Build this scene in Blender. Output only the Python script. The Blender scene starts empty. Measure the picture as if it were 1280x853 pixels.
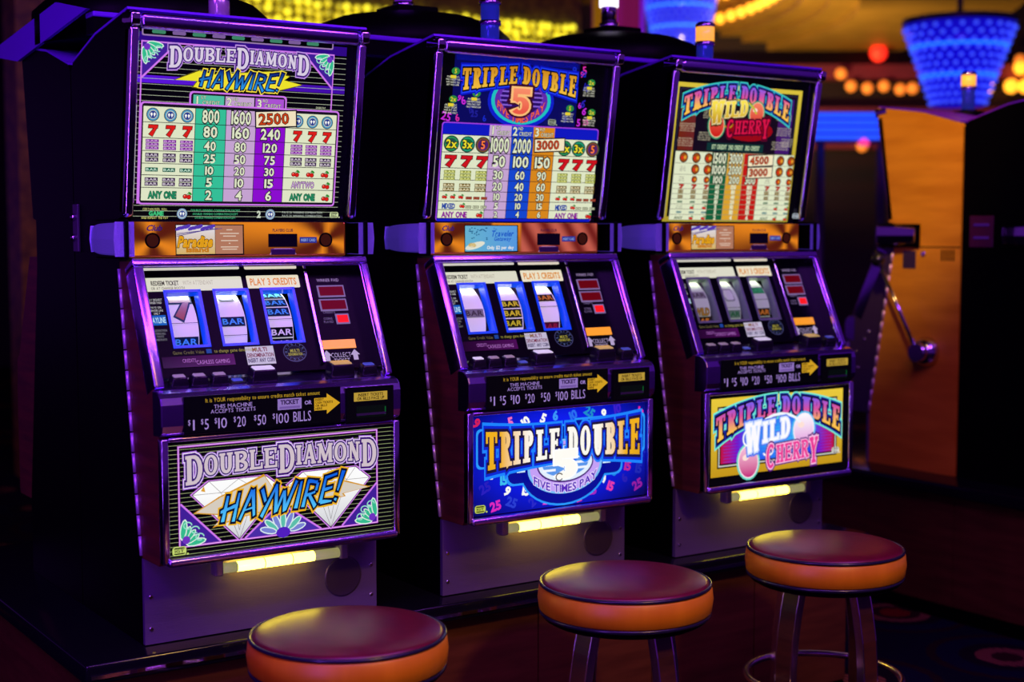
import bpy, math, random
from mathutils import Vector, Matrix
random.seed(7)
sc = bpy.context.scene
COL = sc.collection
PI = math.pi

# ------------------------------------------------------------------ camera
HC = 1.38                                   # eye height of the photographer
cam_d = bpy.data.cameras.new('camera'); cam = bpy.data.objects.new('camera', cam_d); COL.objects.link(cam)
right = Vector((.82743, -.56157, 0)); down = Vector((-.04308, -.06348, -.99705)); fwd = Vector((.55991, .82499, -.07672))
M = Matrix((right, -down, -fwd)).transposed().to_4x4()
M.translation = (0, 0, HC)
cam.matrix_world = M
cam_d.sensor_width = 36; cam_d.lens = 1800 / 1280 * 36
cam_d.clip_start = .05; cam_d.clip_end = 100
cam_d.dof.use_dof = True; cam_d.dof.focus_distance = 3.22; cam_d.dof.aperture_fstop = 2.4
sc.camera = cam

# ------------------------------------------------------------------ world, exposure
w = bpy.data.worlds.new('casino_ambience'); sc.world = w; w.use_nodes = True
w.node_tree.nodes['Background'].inputs[0].default_value = (.17, .025, .52, 1)
w.node_tree.nodes['Background'].inputs[1].default_value = .30
vs = sc.view_settings
vs.view_transform = 'Standard'; vs.look = 'None'; vs.gamma = 1; vs.use_curve_mapping = False; vs.exposure = 0

# ------------------------------------------------------------------ lights: warm ceiling downlights, plus added violet and soffit lights
def lamp(name, kind, loc, target, energy, color, size=.3, spot=60, sy=None):
    d = bpy.data.lights.new(name, kind); d.energy = energy; d.color = color
    if kind == 'AREA':
        d.size = size
        if sy: d.shape = 'RECTANGLE'; d.size_y = sy
    else: d.shadow_soft_size = size
    if kind == 'SPOT': d.spot_size = math.radians(spot); d.spot_blend = .8
    o = bpy.data.objects.new(name, d); COL.objects.link(o); o.location = loc
    o.rotation_euler = (Vector(target) - Vector(loc)).to_track_quat('-Z', 'Y').to_euler()
    return o
lamp('added_violet_light', 'AREA', (.6, .9, 3.55), (1.6, 2.9, .9), 40, (.38, .06, 1), 1.8, sy=.5)  # added violet light for the chrome, no known fixture
lamp('added_violet_light', 'AREA', (2.9, 1.0, 3.55), (2.8, 3.0, 1.2), 22, (.46, .07, 1), 1.2, sy=.5)  # second added violet light, over the right-hand machines
lamp('added_violet_light', 'SPOT', (-1.4, 2.2, 3.3), (1.0, 3.4, 1.5), 170, (.30, .03, 1), .25, 40)  # added from the left to brighten the purple hood
lamp('added_violet_light', 'SPOT', (-.9, .5, 3.4), (1.15, 2.93, .62), 150, (.30, .03, 1), .15, 17)  # added violet wash for the nearest kick plate
lamp('added_violet_strip', 'AREA', (-.75, 1.25, 1.5), (1.3, 2.95, 1.1), 30, (.30, .07, 1), .07, sy=2.4)  # added upright light for reflections in the posts, no column there
lamp('added_streak_light', 'AREA', (1.9, .55, 3.35), (1.9, 2.9, 1.3), 16, (.55, .22, 1), 3.4, sy=.04)  # added thin light that makes streaks in the chrome
lamp('amber_ceiling_downlight', 'SPOT', (2.5, 2.5, 3.5), (4.2, 3.56, 1.72), 290, (1, .60, .10), .1, 23)
lamp('warm_ceiling_downlight', 'SPOT', (1.7, -.9, 3.5), (1.95, 2.05, .2), 250, (1, .54, .10), .2, 40)
lamp('added_soffit_light', 'SPOT', (8.0, 9.0, 1.5), (9.6, 9.2, 3.2), 330, (1, .70, .22), .1, 110)  # added out of sight behind the row to light the soffit

# ------------------------------------------------------------------ materials
def lin(v):
    v /= 255.
    return v / 12.92 if v <= .04045 else ((v + .055) / 1.055) ** 2.4
def C(r, g, b): return (lin(r), lin(g), lin(b), 1)
def mat(name, col, rough=.5, metal=0, em=None, es=0, spec=.5, bump=None, coat=0):
    m = bpy.data.materials.new(name); m.use_nodes = True
    nt = m.node_tree; b = nt.nodes['Principled BSDF']
    b.inputs['Base Color'].default_value = col; b.inputs['Roughness'].default_value = rough
    b.inputs['Metallic'].default_value = metal; b.inputs['Specular IOR Level'].default_value = spec
    b.inputs['Coat Weight'].default_value = coat
    if em: b.inputs['Emission Color'].default_value = em; b.inputs['Emission Strength'].default_value = es
    if bump:
        kind, scale, st = bump
        tc = nt.nodes.new('ShaderNodeTexCoord'); mp = nt.nodes.new('ShaderNodeMapping'); n = nt.nodes.new('ShaderNodeTexNoise')
        mp.inputs['Scale'].default_value = scale; n.inputs['Scale'].default_value = 1; n.inputs['Detail'].default_value = 4
        nt.links.new(tc.outputs['Object'], mp.inputs['Vector']); nt.links.new(mp.outputs['Vector'], n.inputs['Vector'])
        bp = nt.nodes.new('ShaderNodeBump'); bp.inputs['Strength'].default_value = st; bp.inputs['Distance'].default_value = .002
        nt.links.new(n.outputs['Fac'], bp.inputs['Height']); nt.links.new(bp.outputs['Normal'], b.inputs['Normal'])
        if kind == 'rough':
            mr = nt.nodes.new('ShaderNodeMapRange'); mr.inputs['To Min'].default_value = rough * .7; mr.inputs['To Max'].default_value = rough * 1.3
            nt.links.new(n.outputs['Fac'], mr.inputs['Value']); nt.links.new(mr.outputs['Result'], b.inputs['Roughness'])
    return m
def noise_mat(name, c1, c2, scale, rough=.5, metal=0, spec=.5, coat=0):
    m = mat(name, c1, rough, metal, spec=spec, coat=coat); nt = m.node_tree; b = nt.nodes['Principled BSDF']
    tc = nt.nodes.new('ShaderNodeTexCoord'); mp = nt.nodes.new('ShaderNodeMapping'); n = nt.nodes.new('ShaderNodeTexNoise')
    mp.inputs['Scale'].default_value = scale; n.inputs['Scale'].default_value = 1; n.inputs['Detail'].default_value = 5
    r = nt.nodes.new('ShaderNodeValToRGB'); r.color_ramp.elements[0].color = c1; r.color_ramp.elements[1].color = c2
    r.color_ramp.elements[0].position = .35; r.color_ramp.elements[1].position = .65
    nt.links.new(tc.outputs['Object'], mp.inputs['Vector']); nt.links.new(mp.outputs['Vector'], n.inputs['Vector'])
    nt.links.new(n.outputs['Fac'], r.inputs['Fac']); nt.links.new(r.outputs['Color'], b.inputs['Base Color'])
    return m
def print_mat(name, es, rough=.1, base=0.):
    m = mat(name, (.004, .004, .004, 1), rough, spec=.08); nt = m.node_tree; b = nt.nodes['Principled BSDF']
    a = nt.nodes.new('ShaderNodeAttribute'); a.attribute_name = 'Col'
    nt.links.new(a.outputs['Color'], b.inputs['Emission Color']); b.inputs['Emission Strength'].default_value = es
    if base: nt.links.new(a.outputs['Color'], b.inputs['Base Color'])
    m.cycles.emission_sampling = 'FRONT' if es > .9 else 'NONE'
    return m
MT = {}
MT['black'] = mat('black_laminate', (.0012, .001, .0012, 1), .4, spec=.05)
MT['gloss_black'] = mat('gloss_black', (.004, .004, .006, 1), .12, spec=.4)
MT['face_black'] = mat('matt_black_plate', (.003, .003, .004, 1), .3, spec=.06)
MT['hinge'] = mat('lilac_hinge_metal', (.75, .55, .85, 1), .35, .5)
MT['wood'] = noise_mat('dark_brown_laminate', C(74, 36, 24), C(98, 50, 28), (6, 6, 60), .45, spec=.3)
MT['chrome'] = mat('polished_chrome', (.72, .66, .85, 1), .13, 1, bump=('n', (9, 9, 9), .12))
MT['chrome_trim'] = mat('violet_tinted_chrome', (.62, .42, .95, 1), .2, 1, bump=('n', (5, 14, 14), .15))  # violet of the reflected hall put into the chrome colour
MT['mirror'] = mat('bright_chrome', (.85, .82, .9, 1), .05, 1)
MT['brushed'] = mat('brushed_steel', (.19, .13, .27, 1), .36, .5, bump=('rough', (30, 30, 400), .25))
MT['screw'] = mat('steel_screw', (.8, .8, .8, 1), .2, 1)
MT['grille'] = mat('violet_lit_speaker_mesh', (.50, .42, .95, 1), .35, .8, em=C(84, 62, 200), es=.25, bump=('n', (500, 500, 500), .6))  # violet light on the mesh put into a faint glow
MT['amber'] = noise_mat('amber_wood_laminate', C(210, 138, 16), C(232, 160, 30), (3, 3, 18), .38, spec=.4)
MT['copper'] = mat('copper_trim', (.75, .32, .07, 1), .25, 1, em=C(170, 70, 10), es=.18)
MT['dark_metal'] = mat('dark_violet_metal', (.10, .06, .13, 1), .35, .6)
MT['hood_purple'] = mat('violet_lit_metal', C(120, 34, 214), .4, .2)  # violet light on the metal put into its base colour
MT['print'] = print_mat('backlit_glass_print', 1.0)
MT['print_dim'] = print_mat('backlit_console_print', .85)
MT['print_reel'] = print_mat('reel_strip_print', .42, .4, 1)
MT['print_flat'] = print_mat('painted_print', .0, .4, 1)
MT['tube'] = mat('fluorescent_tube', (1, 1, .8, 1), .3, em=(1, .78, .05, 1), es=13)
MT['tube_end'] = mat('frosted_tube_end', C(200, 200, 150), .3, em=(1, .93, .35, 1), es=.25)
MT['acrylic'] = mat('clear_acrylic_socket', C(170, 165, 150), .12, .3)
MT['reel_lamp'] = mat('reel_lamp', (1, 1, 1, 1), .3, em=(1, 1, .9, 1), es=13)
MT['btn_black'] = mat('black_button', (.01, .01, .012, 1), .18)
MT['btn_cap'] = mat('lit_button_cap', C(210, 210, 200), .25, em=C(190, 195, 188), es=.8)
MT['btn_cap_d'] = mat('glare_button_cap', C(170, 168, 150), .2, em=C(120, 118, 100), es=.6)  # glare on an unlit cap put into emission
MT['btn_cap_b'] = mat('blue_button_cap', C(80, 110, 170), .25, em=C(50, 70, 130), es=.6)
MT['btn_cap_y'] = mat('gold_button_cap', C(190, 170, 80), .25, em=C(190, 170, 90), es=.6)
MT['blue_rim'] = mat('blue_lit_window_rim', C(20, 80, 200), .25, em=C(10, 74, 220), es=.55)
MT['teal_rim'] = mat('grey_green_window_rim', C(120, 140, 125), .3, em=C(70, 80, 70), es=.25)
MT['red_led'] = mat('dark_red_display', C(20, 2, 4), .3, em=C(120, 6, 16), es=.7, spec=.05)
MT['led_lit'] = mat('lit_red_display', C(40, 4, 4), .3, em=C(255, 26, 30), es=1.1, spec=.05)
MT['led_frame'] = mat('lilac_display_frame', C(60, 50, 70), .3, em=C(150, 125, 180), es=.6, spec=.1)
MT['vinyl'] = noise_mat('maroon_vinyl', C(98, 10, 36), C(110, 14, 42), (30, 30, 30), .33, spec=.6)
MT['tan'] = noise_mat('tan_leather_band', C(214, 132, 6), C(228, 146, 12), (14, 14, 3), .42)
MT['piping'] = mat('navy_piping', (.012, .01, .03, 1), .25)
MT['leg'] = noise_mat('dark_bentwood', C(60, 30, 16), C(78, 40, 20), (10, 10, 60), .35)
MT['leg_edge'] = mat('chrome_leg_edge', (.8, .62, .7, 1), .22, 1)
MT['base_wood'] = noise_mat('walnut_base_panel', C(80, 42, 20), C(98, 54, 26), (5, 5, 40), .42, spec=.3)
MT['candle_glass'] = mat('candle_lens', C(214, 204, 200), .18, .45)
MT['candle_lit'] = mat('lit_white_candle', (1, 1, 1, 1), .2, em=(.95, .9, 1, 1), es=1.6)
MT['candle_amber'] = mat('lit_amber_candle', (1, .6, .1, 1), .2, em=(1, .42, .02, 1), es=1.0)
MT['candle_blue'] = mat('blue_candle', C(40, 50, 160), .15, .5, em=C(40, 50, 180), es=.3)
MT['candle_purple'] = mat('purple_candle', C(110, 40, 170), .2, .3, em=C(110, 30, 180), es=.6)

# ------------------------------------------------------------------ object helpers
def tag(o, label=None, cat=None, group=None, kind=None):
    if label: o['label'] = label
    if cat: o['category'] = cat
    if group: o['group'] = group
    if kind: o['kind'] = kind
    return o
def empty(name, loc=(0, 0, 0), rz=0):
    o = bpy.data.objects.new(name, None); COL.objects.link(o); o.location = loc; o.rotation_euler = (0, 0, rz)
    o.empty_display_size = .05
    return o
def mo(name, vs_, fs, m, parent=None, smooth=False, bev=0, seg=2):
    me = bpy.data.meshes.new(name); me.from_pydata([tuple(v) for v in vs_], [], fs); me.update()
    me.materials.append(MT[m] if isinstance(m, str) else m)
    o = bpy.data.objects.new(name, me); COL.objects.link(o)
    if parent: o.parent = parent
    if smooth:
        for p in me.polygons: p.use_smooth = True
    if bev:
        b = o.modifiers.new('bevel', 'BEVEL'); b.width = bev; b.segments = seg; b.limit_method = 'ANGLE'; b.angle_limit = .6
        for p in me.polygons: p.use_smooth = True
        if seg < 3:
            for p in me.polygons: p.use_smooth = False
    return o
BF = [(0, 3, 2, 1), (4, 5, 6, 7), (0, 1, 5, 4), (1, 2, 6, 5), (2, 3, 7, 6), (3, 0, 4, 7)]
def box(name, x0, x1, y0, y1, z0, z1, m, parent=None, bev=0, seg=2):
    v = [(x0, y0, z0), (x1, y0, z0), (x1, y1, z0), (x0, y1, z0), (x0, y0, z1), (x1, y0, z1), (x1, y1, z1), (x0, y1, z1)]
    return mo(name, v, BF, m, parent, bev=bev, seg=seg)
def prism(name, prof, x0, x1, m, parent=None, bev=0, seg=2, smooth=False):   # profile in (y,z) swept along x
    n = len(prof); v = [(x0, y, z) for y, z in prof] + [(x1, y, z) for y, z in prof]
    f = [tuple(range(n)), tuple(range(2 * n - 1, n - 1, -1))] + [(i, i + n, (i + 1) % n + n, (i + 1) % n) for i in range(n)]
    return mo(name, v, f, m, parent, bev=bev, seg=seg, smooth=smooth)
def lathe_data(prof, n=24, cap=True):
    v = []; f = []
    for r, z in prof:
        for i in range(n):
            a = 2 * PI * i / n; v.append((r * math.cos(a), r * math.sin(a), z))
    for k in range(len(prof) - 1):
        for i in range(n):
            j = (i + 1) % n; f.append((k * n + i, k * n + j, (k + 1) * n + j, (k + 1) * n + i))
    if cap:
        f.append(tuple(range(n - 1, -1, -1))); f.append(tuple(range((len(prof) - 1) * n, len(prof) * n)))
    return v, f
def lathe(name, prof, m, parent=None, loc=(0, 0, 0), n=24, axis=None, smooth=True):
    v, f = lathe_data(prof, n)
    if axis is not None:
        q = Vector((0, 0, 1)).rotation_difference(Vector(axis)); v = [q @ Vector(p) for p in v]
    v = [(p[0] + loc[0], p[1] + loc[1], p[2] + loc[2]) for p in v]
    o = mo(name, v, f, m, parent)
    if smooth:
        for p in o.data.polygons: p.use_smooth = len(p.vertices) == 4
    return o
def rod(name, a, b, r, m, parent=None, n=12, r2=None):
    a = Vector(a); b = Vector(b); L = (b - a).length
    return lathe(name, [(r, 0), (r if r2 is None else r2, L)], m, parent, a, n, (b - a))
def sweep(name, pts, w, t, m, parent=None, side=Vector((0, 0, 1))):   # flat bar along a path
    v = []; f = []
    n = len(pts)
    for i, p in enumerate(pts):
        p = Vector(p); d = (Vector(pts[min(i + 1, n - 1)]) - Vector(pts[max(i - 1, 0)])).normalized()
        s = side.cross(d)
        if s.length < 1e-4: s = Vector((1, 0, 0))
        s.normalize(); u = d.cross(s).normalized()
        for a, b in ((-1, -1), (1, -1), (1, 1), (-1, 1)): v.append(p + s * a * w / 2 + u * b * t / 2)
    for i in range(n - 1):
        for k in range(4): f.append((i * 4 + k, i * 4 + (k + 1) % 4, i * 4 + 4 + (k + 1) % 4, i * 4 + 4 + k))
    f += [(3, 2, 1, 0), tuple((n - 1) * 4 + k for k in range(4))]
    return mo(name, v, f, m, parent)
def ring(name, R_, r, m, parent=None, loc=(0, 0, 0), n=40, k=8, sz=1):
    v = []; f = []
    for i in range(n):
        a = 2 * PI * i / n
        for j in range(k):
            b = 2 * PI * j / k; q = R_ + r * math.cos(b)
            v.append((loc[0] + q * math.cos(a), loc[1] + q * math.sin(a), loc[2] + r * sz * math.sin(b)))
    for i in range(n):
        for j in range(k): f.append((i * k + j, (i + 1) % n * k + j, (i + 1) % n * k + (j + 1) % k, i * k + (j + 1) % k))
    return mo(name, v, f, m, parent, smooth=True)

# ------------------------------------------------------------------ planes of the machine front (machine coordinates)
class Plane:
    def __init__(s, o, u):                  # o = (y,z) of the origin, u = (dy,dz) upward direction
        s.o = Vector((0, o[0], o[1])); u = Vector((0, u[0], u[1])).normalized(); s.u = u
        s.n = Vector((0, -u.z, u.y))
    def at(s, x, v, n=0): return s.o + s.u * v + s.n * n + Vector((x, 0, 0))
def pbox(name, P, x0, x1, v0, v1, n0, n1, m, parent=None, bev=0, seg=2, taper=0):
    t = taper
    v = [P.at(x0, v0, n0), P.at(x1, v0, n0), P.at(x1, v1, n0), P.at(x0, v1, n0),
         P.at(x0 + t, v0 + t, n1), P.at(x1 - t, v0 + t, n1), P.at(x1 - t, v1 - t, n1), P.at(x0 + t, v1 - t, n1)]
    return mo(name, v, BF, m, parent, bev=bev, seg=seg)

# ------------------------------------------------------------------ lettering: plain glyphs from the built-in font
CH = 'ABCDEFGHIJKLMNOPQRSTUVWXYZabcdefghijklmnopqrstuvwxyz0123456789$!.-'
GL = {}
def load_glyphs():
    obs = []
    for off in (0, .025, .05, .09):
        for ch in CH:
            cu = bpy.data.curves.new('g', 'FONT'); cu.body = ch; cu.size = 1; cu.resolution_u = 2; cu.offset = off; cu.fill_mode = 'FRONT'
            o = bpy.data.objects.new('g', cu); COL.objects.link(o); obs.append((ch, off, o))
    bpy.context.view_layer.update(); dg = bpy.context.evaluated_depsgraph_get()
    for ch, off, o in obs:
        me = bpy.data.meshes.new_from_object(o.evaluated_get(dg))
        GL[ch, off] = ([(v.co.x, v.co.y) for v in me.vertices], [tuple(p.vertices) for p in me.polygons])
        bpy.data.meshes.remove(me)
    for ch, off, o in obs:
        cu = o.data; bpy.data.objects.remove(o); bpy.data.curves.remove(cu)
load_glyphs()
CAP = max(y for x, y in GL['H', 0][0])

# slab-serif stroke letters (unit height) for the logos; every stroke can be widened by d for outlines
def seg_(x0, y0, x1, y1, w0, w1=None): return ('s', x0, y0, x1, y1, w0, w0 if w1 is None else w1)
def arc_(cx, cy, rx, ry, a0, a1, wk, wn): return ('a', cx, cy, rx, ry, math.radians(a0), math.radians(a1), wk, wn)
def letter(ch, W, s, t):
    e = s * .36; h = s / 2; r = W - h
    def stem(x, a=0, b=1): return seg_(x, a, x, b, s)
    def ser(x, top, l=1, rr=1):
        y = 1 - t / 2 if top else t / 2
        return seg_(x - h - e * l, y, x + h + e * rr, y, t)
    x = h + e
    if ch == 'I': return [stem(x), ser(x, 0), ser(x, 1)], 2 * x
    if ch == 'D': return [stem(x), seg_(x - h - e, t / 2, W * .5, t / 2, t), seg_(x - h - e, 1 - t / 2, W * .5, 1 - t / 2, t), arc_(W * .45, .5, W * .55 - h, .5 - t / 2, -90, 90, s, t)], W
    if ch == 'O' or ch == 'C':
        return [arc_(W / 2, .5, W / 2 - h, .5 - t / 2, 0, 360, s, t) if ch == 'O' else arc_(W / 2, .5, W / 2 - h, .5 - t / 2, 45, 315, s, t)], W
    if ch == 'U': return [stem(x, .36), stem(r - e, .36), ser(x, 1), ser(r - e, 1), arc_((x + r - e) / 2, .37, (r - e - x) / 2, .37 - t / 2, 180, 360, s, t * 1.4)], W
    if ch in 'BPR':
        o = [stem(x), ser(x, 1), ser(x, 0), seg_(x, 1 - t / 2, W * .55, 1 - t / 2, t), seg_(x, .5, W * .55, .5, t), arc_(W * .5, .75, W * .45 - h, .25 - t / 2, -90, 90, s, t)]
        if ch == 'B': o += [seg_(x, t / 2, W * .55, t / 2, t), arc_(W * .5, .26, W * .5 - h, .26 - t / 2, -90, 90, s, t)]
        if ch == 'R': o += [seg_(W * .5, .5, r, 0, s), ser(r, 0, .3, .8)]
        return o, W
    if ch in 'LEF':
        o = [stem(x), ser(x, 1), ser(x, 0)]
        if ch != 'F': o += [seg_(x, t / 2, W, t / 2, t), seg_(W - t / 2, 0, W - t / 2, .3, t)]
        if ch != 'L': o += [seg_(x, 1 - t / 2, W - t * .3, 1 - t / 2, t), seg_(W - t, .72, W - t, 1, t), seg_(x, .52, W * .72, .52, t), seg_(W * .72, .4, W * .72, .64, t * .8)]
        return o, W
    if ch == 'T': return [stem(W / 2), ser(W / 2, 0), seg_(0, 1 - t / 2, W, 1 - t / 2, t), seg_(t / 2, .7, t / 2, 1, t), seg_(W - t / 2, .7, W - t / 2, 1, t)], W
    if ch == 'A': return [seg_(e + h * .4, 0, W / 2, 1, t * 1.1), seg_(r - e * .5, 0, W / 2, 1, s), seg_(W * .25, .32, W * .75, .32, t), seg_(0, t / 2, 2 * e + h * .8, t / 2, t), seg_(r - e * 1.4 - h, t / 2, W, t / 2, t)], W
    if ch == 'M': W *= 1.25; r = W - h; return [seg_(x - h * .3, 0, x, 1, t * 1.2), seg_(x, 1, W / 2, .12, s), seg_(W / 2, .12, r - e, 1, t * 1.1), stem(r - e), ser(x - h * .3, 0, .6, .2), ser(r - e, 0), ser(r - e, 1, 0, 1), ser(x, 1, 1, 0)], W
    if ch == 'N': return [seg_(x, 0, x, 1, t * 1.2), seg_(x, 1, r - e, 0, s), seg_(r - e, 0, r - e, 1, t * 1.2), ser(x, 0, .8, .2), ser(x, 1, 1, 0), ser(r - e, 1, .2, .8)], W
    if ch in 'VY':
        if ch == 'V': return [seg_(h + e * .5, 1, W / 2, 0, s), seg_(r, 1, W / 2, 0, t * 1.1), ser(x, 1), ser(r - e, 1, .3, .6)], W
        return [seg_(h + e * .5, 1, W / 2, .45, s), seg_(r, 1, W / 2, .45, t * 1.2), stem(W / 2, 0, .5), ser(x, 1), ser(r - e, 1, .3, .6), ser(W / 2, 0)], W
    if ch == 'W': W *= 1.3; return [seg_(h, 1, W * .3, 0, s), seg_(W * .3, 0, W * .5, .9, t), seg_(W * .5, .9, W * .7, 0, s), seg_(W * .7, 0, W - h, 1, t), ser(h + e, 1), ser(W - h - e, 1)], W
    if ch == 'H': return [stem(x), stem(r - e), ser(x, 0), ser(x, 1), ser(r - e, 0), ser(r - e, 1), seg_(x, .5, r - e, .5, t)], W
    if ch == 'S': return [arc_(W / 2, .74, W / 2 - h * .8, .26 - t / 2, 20, 270, s * .9, t), arc_(W / 2, .26, W / 2 - h * .8, .26 - t / 2, -160, 90, s * .9, t)], W
    if ch == '5': return [seg_(W * .2, .5, W * .2, 1, t * 1.5), seg_(W * .14, 1 - t, W * .95, 1 - t, t * 2), arc_(W * .45, .32, W * .5 - h, .32 - t / 2, -140, 140, s, t * 1.4)], W
    if ch == '7': return [seg_(0, 1 - t, W, 1 - t, t * 2), seg_(W * .9, .92, W * .35, 0, t * 1.2, s * 1.25), seg_(t / 2, .7, t / 2, 1, t)], W
    return [], W * .5
def stroke_poly(p, d):
    if p[0] == 's':
        _, x0, y0, x1, y1, w0, w1 = p
        L = math.hypot(x1 - x0, y1 - y0) or 1e-6; ux, uy = (x1 - x0) / L, (y1 - y0) / L; nx, ny = -uy, ux
        x0 -= ux * d; y0 -= uy * d; x1 += ux * d; y1 += uy * d; a = w0 / 2 + d; b = w1 / 2 + d
        N = 4; v = []; f = []
        for i in range(N + 1):
            k = i / N; x = x0 + (x1 - x0) * k; y = y0 + (y1 - y0) * k; q = a + (b - a) * k
            v += [(x - nx * q, y - ny * q), (x + nx * q, y + ny * q)]
            if i: f.append((2 * i - 2, 2 * i, 2 * i + 1, 2 * i - 1))
        return v, f
    _, cx, cy, rx, ry, a0, a1, wk, wn = p
    n = max(6, int(abs(a1 - a0) / .32)); v = []; f = []
    if abs(a1 - a0) < 6.2: da = d / max(rx, ry) * .8; a0 -= da; a1 += da
    for i in range(n + 1):
        a = a0 + (a1 - a0) * i / n; c, s = math.cos(a), math.sin(a)
        t = (wn + (wk - wn) * abs(c) ** 1.3) / 2 + d
        v += [(cx + max(rx - t, .002) * c, cy + max(ry - t, .002) * s), (cx + (rx + t) * c, cy + (ry + t) * s)]
        if i: f.append((2 * i - 2, 2 * i - 1, 2 * i + 1, 2 * i))
    return v, f

class Art:
    """flat print on a panel: coloured shapes in panel metres, stacked in thin layers"""
    def __init__(s): s.v = []; s.f = []; s.c = []; s.z = 0
    def add(s, v, f, col, z=None):
        z = s.z if z is None else z; o = len(s.v)
        for x, y in v:
            s.v.append((x, y, z)); s.c.append(col(x, y) if callable(col) else col)
        s.f += [tuple(i + o for i in q) for q in f]
    def up(s, k=1): s.z += k
    def rect(s, x0, y0, x1, y1, col, n=1):
        if n == 1: s.add([(x0, y0), (x1, y0), (x1, y1), (x0, y1)], [(0, 1, 2, 3)], col); return
        v = []; f = []
        for j in range(n + 1):
            for i in range(n + 1): v.append((x0 + (x1 - x0) * i / n, y0 + (y1 - y0) * j / n))
        for j in range(n):
            for i in range(n): a = j * (n + 1) + i; f.append((a, a + 1, a + n + 2, a + n + 1))
        s.add(v, f, col)
    def frame(s, x0, y0, x1, y1, t, col):
        s.rect(x0, y0, x1, y0 + t, col); s.rect(x0, y1 - t, x1, y1, col); s.rect(x0, y0, x0 + t, y1, col); s.rect(x1 - t, y0, x1, y1, col)
    def rrect(s, x0, y0, x1, y1, r, col):
        v = []
        for cx, cy, a in ((x1 - r, y1 - r, 0), (x0 + r, y1 - r, 90), (x0 + r, y0 + r, 180), (x1 - r, y0 + r, 270)):
            for k in range(5): b = math.radians(a + k * 22.5); v.append((cx + r * math.cos(b), cy + r * math.sin(b)))
        s.add(v, [tuple(range(len(v)))], col)
    def ell(s, cx, cy, rx, ry, col, n=20, rot=0):
        v = [(cx, cy)]; c, q = math.cos(rot), math.sin(rot)
        for i in range(n):
            a = 2 * PI * i / n; x = rx * math.cos(a); y = ry * math.sin(a); v.append((cx + x * c - y * q, cy + x * q + y * c))
        s.add(v, [(0, i + 1, (i + 1) % n + 1) for i in range(n)], col)
    def arc(s, cx, cy, rx, ry, a0, a1, w, col): s.add(*stroke_poly(('a', cx, cy, rx, ry, math.radians(a0), math.radians(a1), w, w), 0), col)
    def line(s, x0, y0, x1, y1, w, col, w1=None): s.add(*stroke_poly(seg_(x0, y0, x1, y1, w, w1), 0), col)
    def poly(s, pts, col): s.add(pts, [tuple(range(len(pts)))], col)
    def text(s, t, cx, cy, h, col, w=None, bold=.025, gap=.10, skew=0, align='c', rot=0, warp=None, out=None):
        x = 0; parts = []
        for ch in t:
            if ch == ' ': x += .34; continue
            v, f = GL[ch, 0]; mn = min(p[0] for p in v); mx = max(p[0] for p in v)
            parts.append((ch, x - mn)); x += mx - mn + gap
        Wd = max(x - gap, .01); k = h / CAP; kx = w / Wd if w else k
        ox = {'c': -Wd / 2, 'l': 0, 'r': -Wd}[align]; c, q = math.cos(rot), math.sin(rot)
        for off, colr in ((out or []) + [(bold, col)]):
            for ch, dx in parts:
                v, f = GL[ch, off]; r = []
                for a, b in v:
                    X = (a + dx + ox) * kx; Y = (b - CAP / 2) * k; X += Y * skew
                    X, Y = X * c - Y * q, X * q + Y * c
                    X += cx; Y += cy
                    if warp: X, Y = warp(X, Y)
                    r.append((X, Y))
                s.add(r, f, colr)
            s.up(.5)
    def logo(s, t, x0, x1, y0, y1, layers, W=.75, st=.26, th=.1, gap=.1, big=None, warp=None, slant=0, jag=None):
        """layers = [(widening, colour)...]; big = {index: (drop, rise)} in letter heights"""
        x = 0; items = []
        for i, ch in enumerate(t):
            if ch == ' ': x += gap * 2.2; continue
            ps, wd = letter(ch, W, st, th); k = 1
            if big and i in big: k = 1 + big[i][0] + big[i][1]
            items.append((ps, x, k, big[i][0] if big and i in big else 0)); x += wd * (1 + (k - 1) * .55) + gap
        Wd = x - gap; H = y1 - y0
        for d, col in layers:
            for ps, dx, k, dr in items:
                kx = 1 + (k - 1) * .55
                for p in ps:
                    v, f = stroke_poly(p, d); r = []
                    for a, b in v:
                        X = x0 + (a * kx + dx) / Wd * (x1 - x0); Y = y0 + (b * k - dr) * H
                        X += slant * (Y - y0)
                        if warp: X, Y = warp(X, Y)
                        r.append((X, Y))
                    s.add(r, f, col)
            s.up(1)
    def build(s, name, P, m, parent, n0=0, fn=None, step=.00022):
        if fn is None: fn = lambda x, y, n: P.at(x, y, n)
        me = bpy.data.meshes.new(name); me.from_pydata([tuple(fn(x, y, n0 + z * step)) for x, y, z in s.v], [], s.f); me.update()
        a = me.color_attributes.new('Col', 'FLOAT_COLOR', 'POINT')
        a.data.foreach_set('color', [k for c in s.c for k in c])
        me.materials.append(MT[m]); o = bpy.data.objects.new(name, me); COL.objects.link(o)
        if parent: o.parent = parent
        return o

# ------------------------------------------------------------------ printed glass artwork
def mix(a, b, t):
    t = max(0, min(1, t)); return tuple(a[i] + (b[i] - a[i]) * t for i in range(4))
def vgrad(y0, c0, y1, c1): return lambda x, y: mix(c0, c1, (y - y0) / (y1 - y0))
def hgrad(x0, c0, x1, c1): return lambda x, y: mix(c0, c1, (x - x0) / (x1 - x0))
K = C(2, 2, 4); CREAM = C(222, 228, 196); INK = C(24, 18, 30); WHITE = C(250, 250, 245)
RED = C(215, 30, 22); TEAL = C(52, 190, 150); LILAC = C(196, 162, 208); PURP = C(138, 14, 205); PINK = C(206, 118, 236)
BLUE = C(16, 40, 215); GOLD = C(226, 168, 34); ORANGE = C(214, 134, 26)

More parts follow.
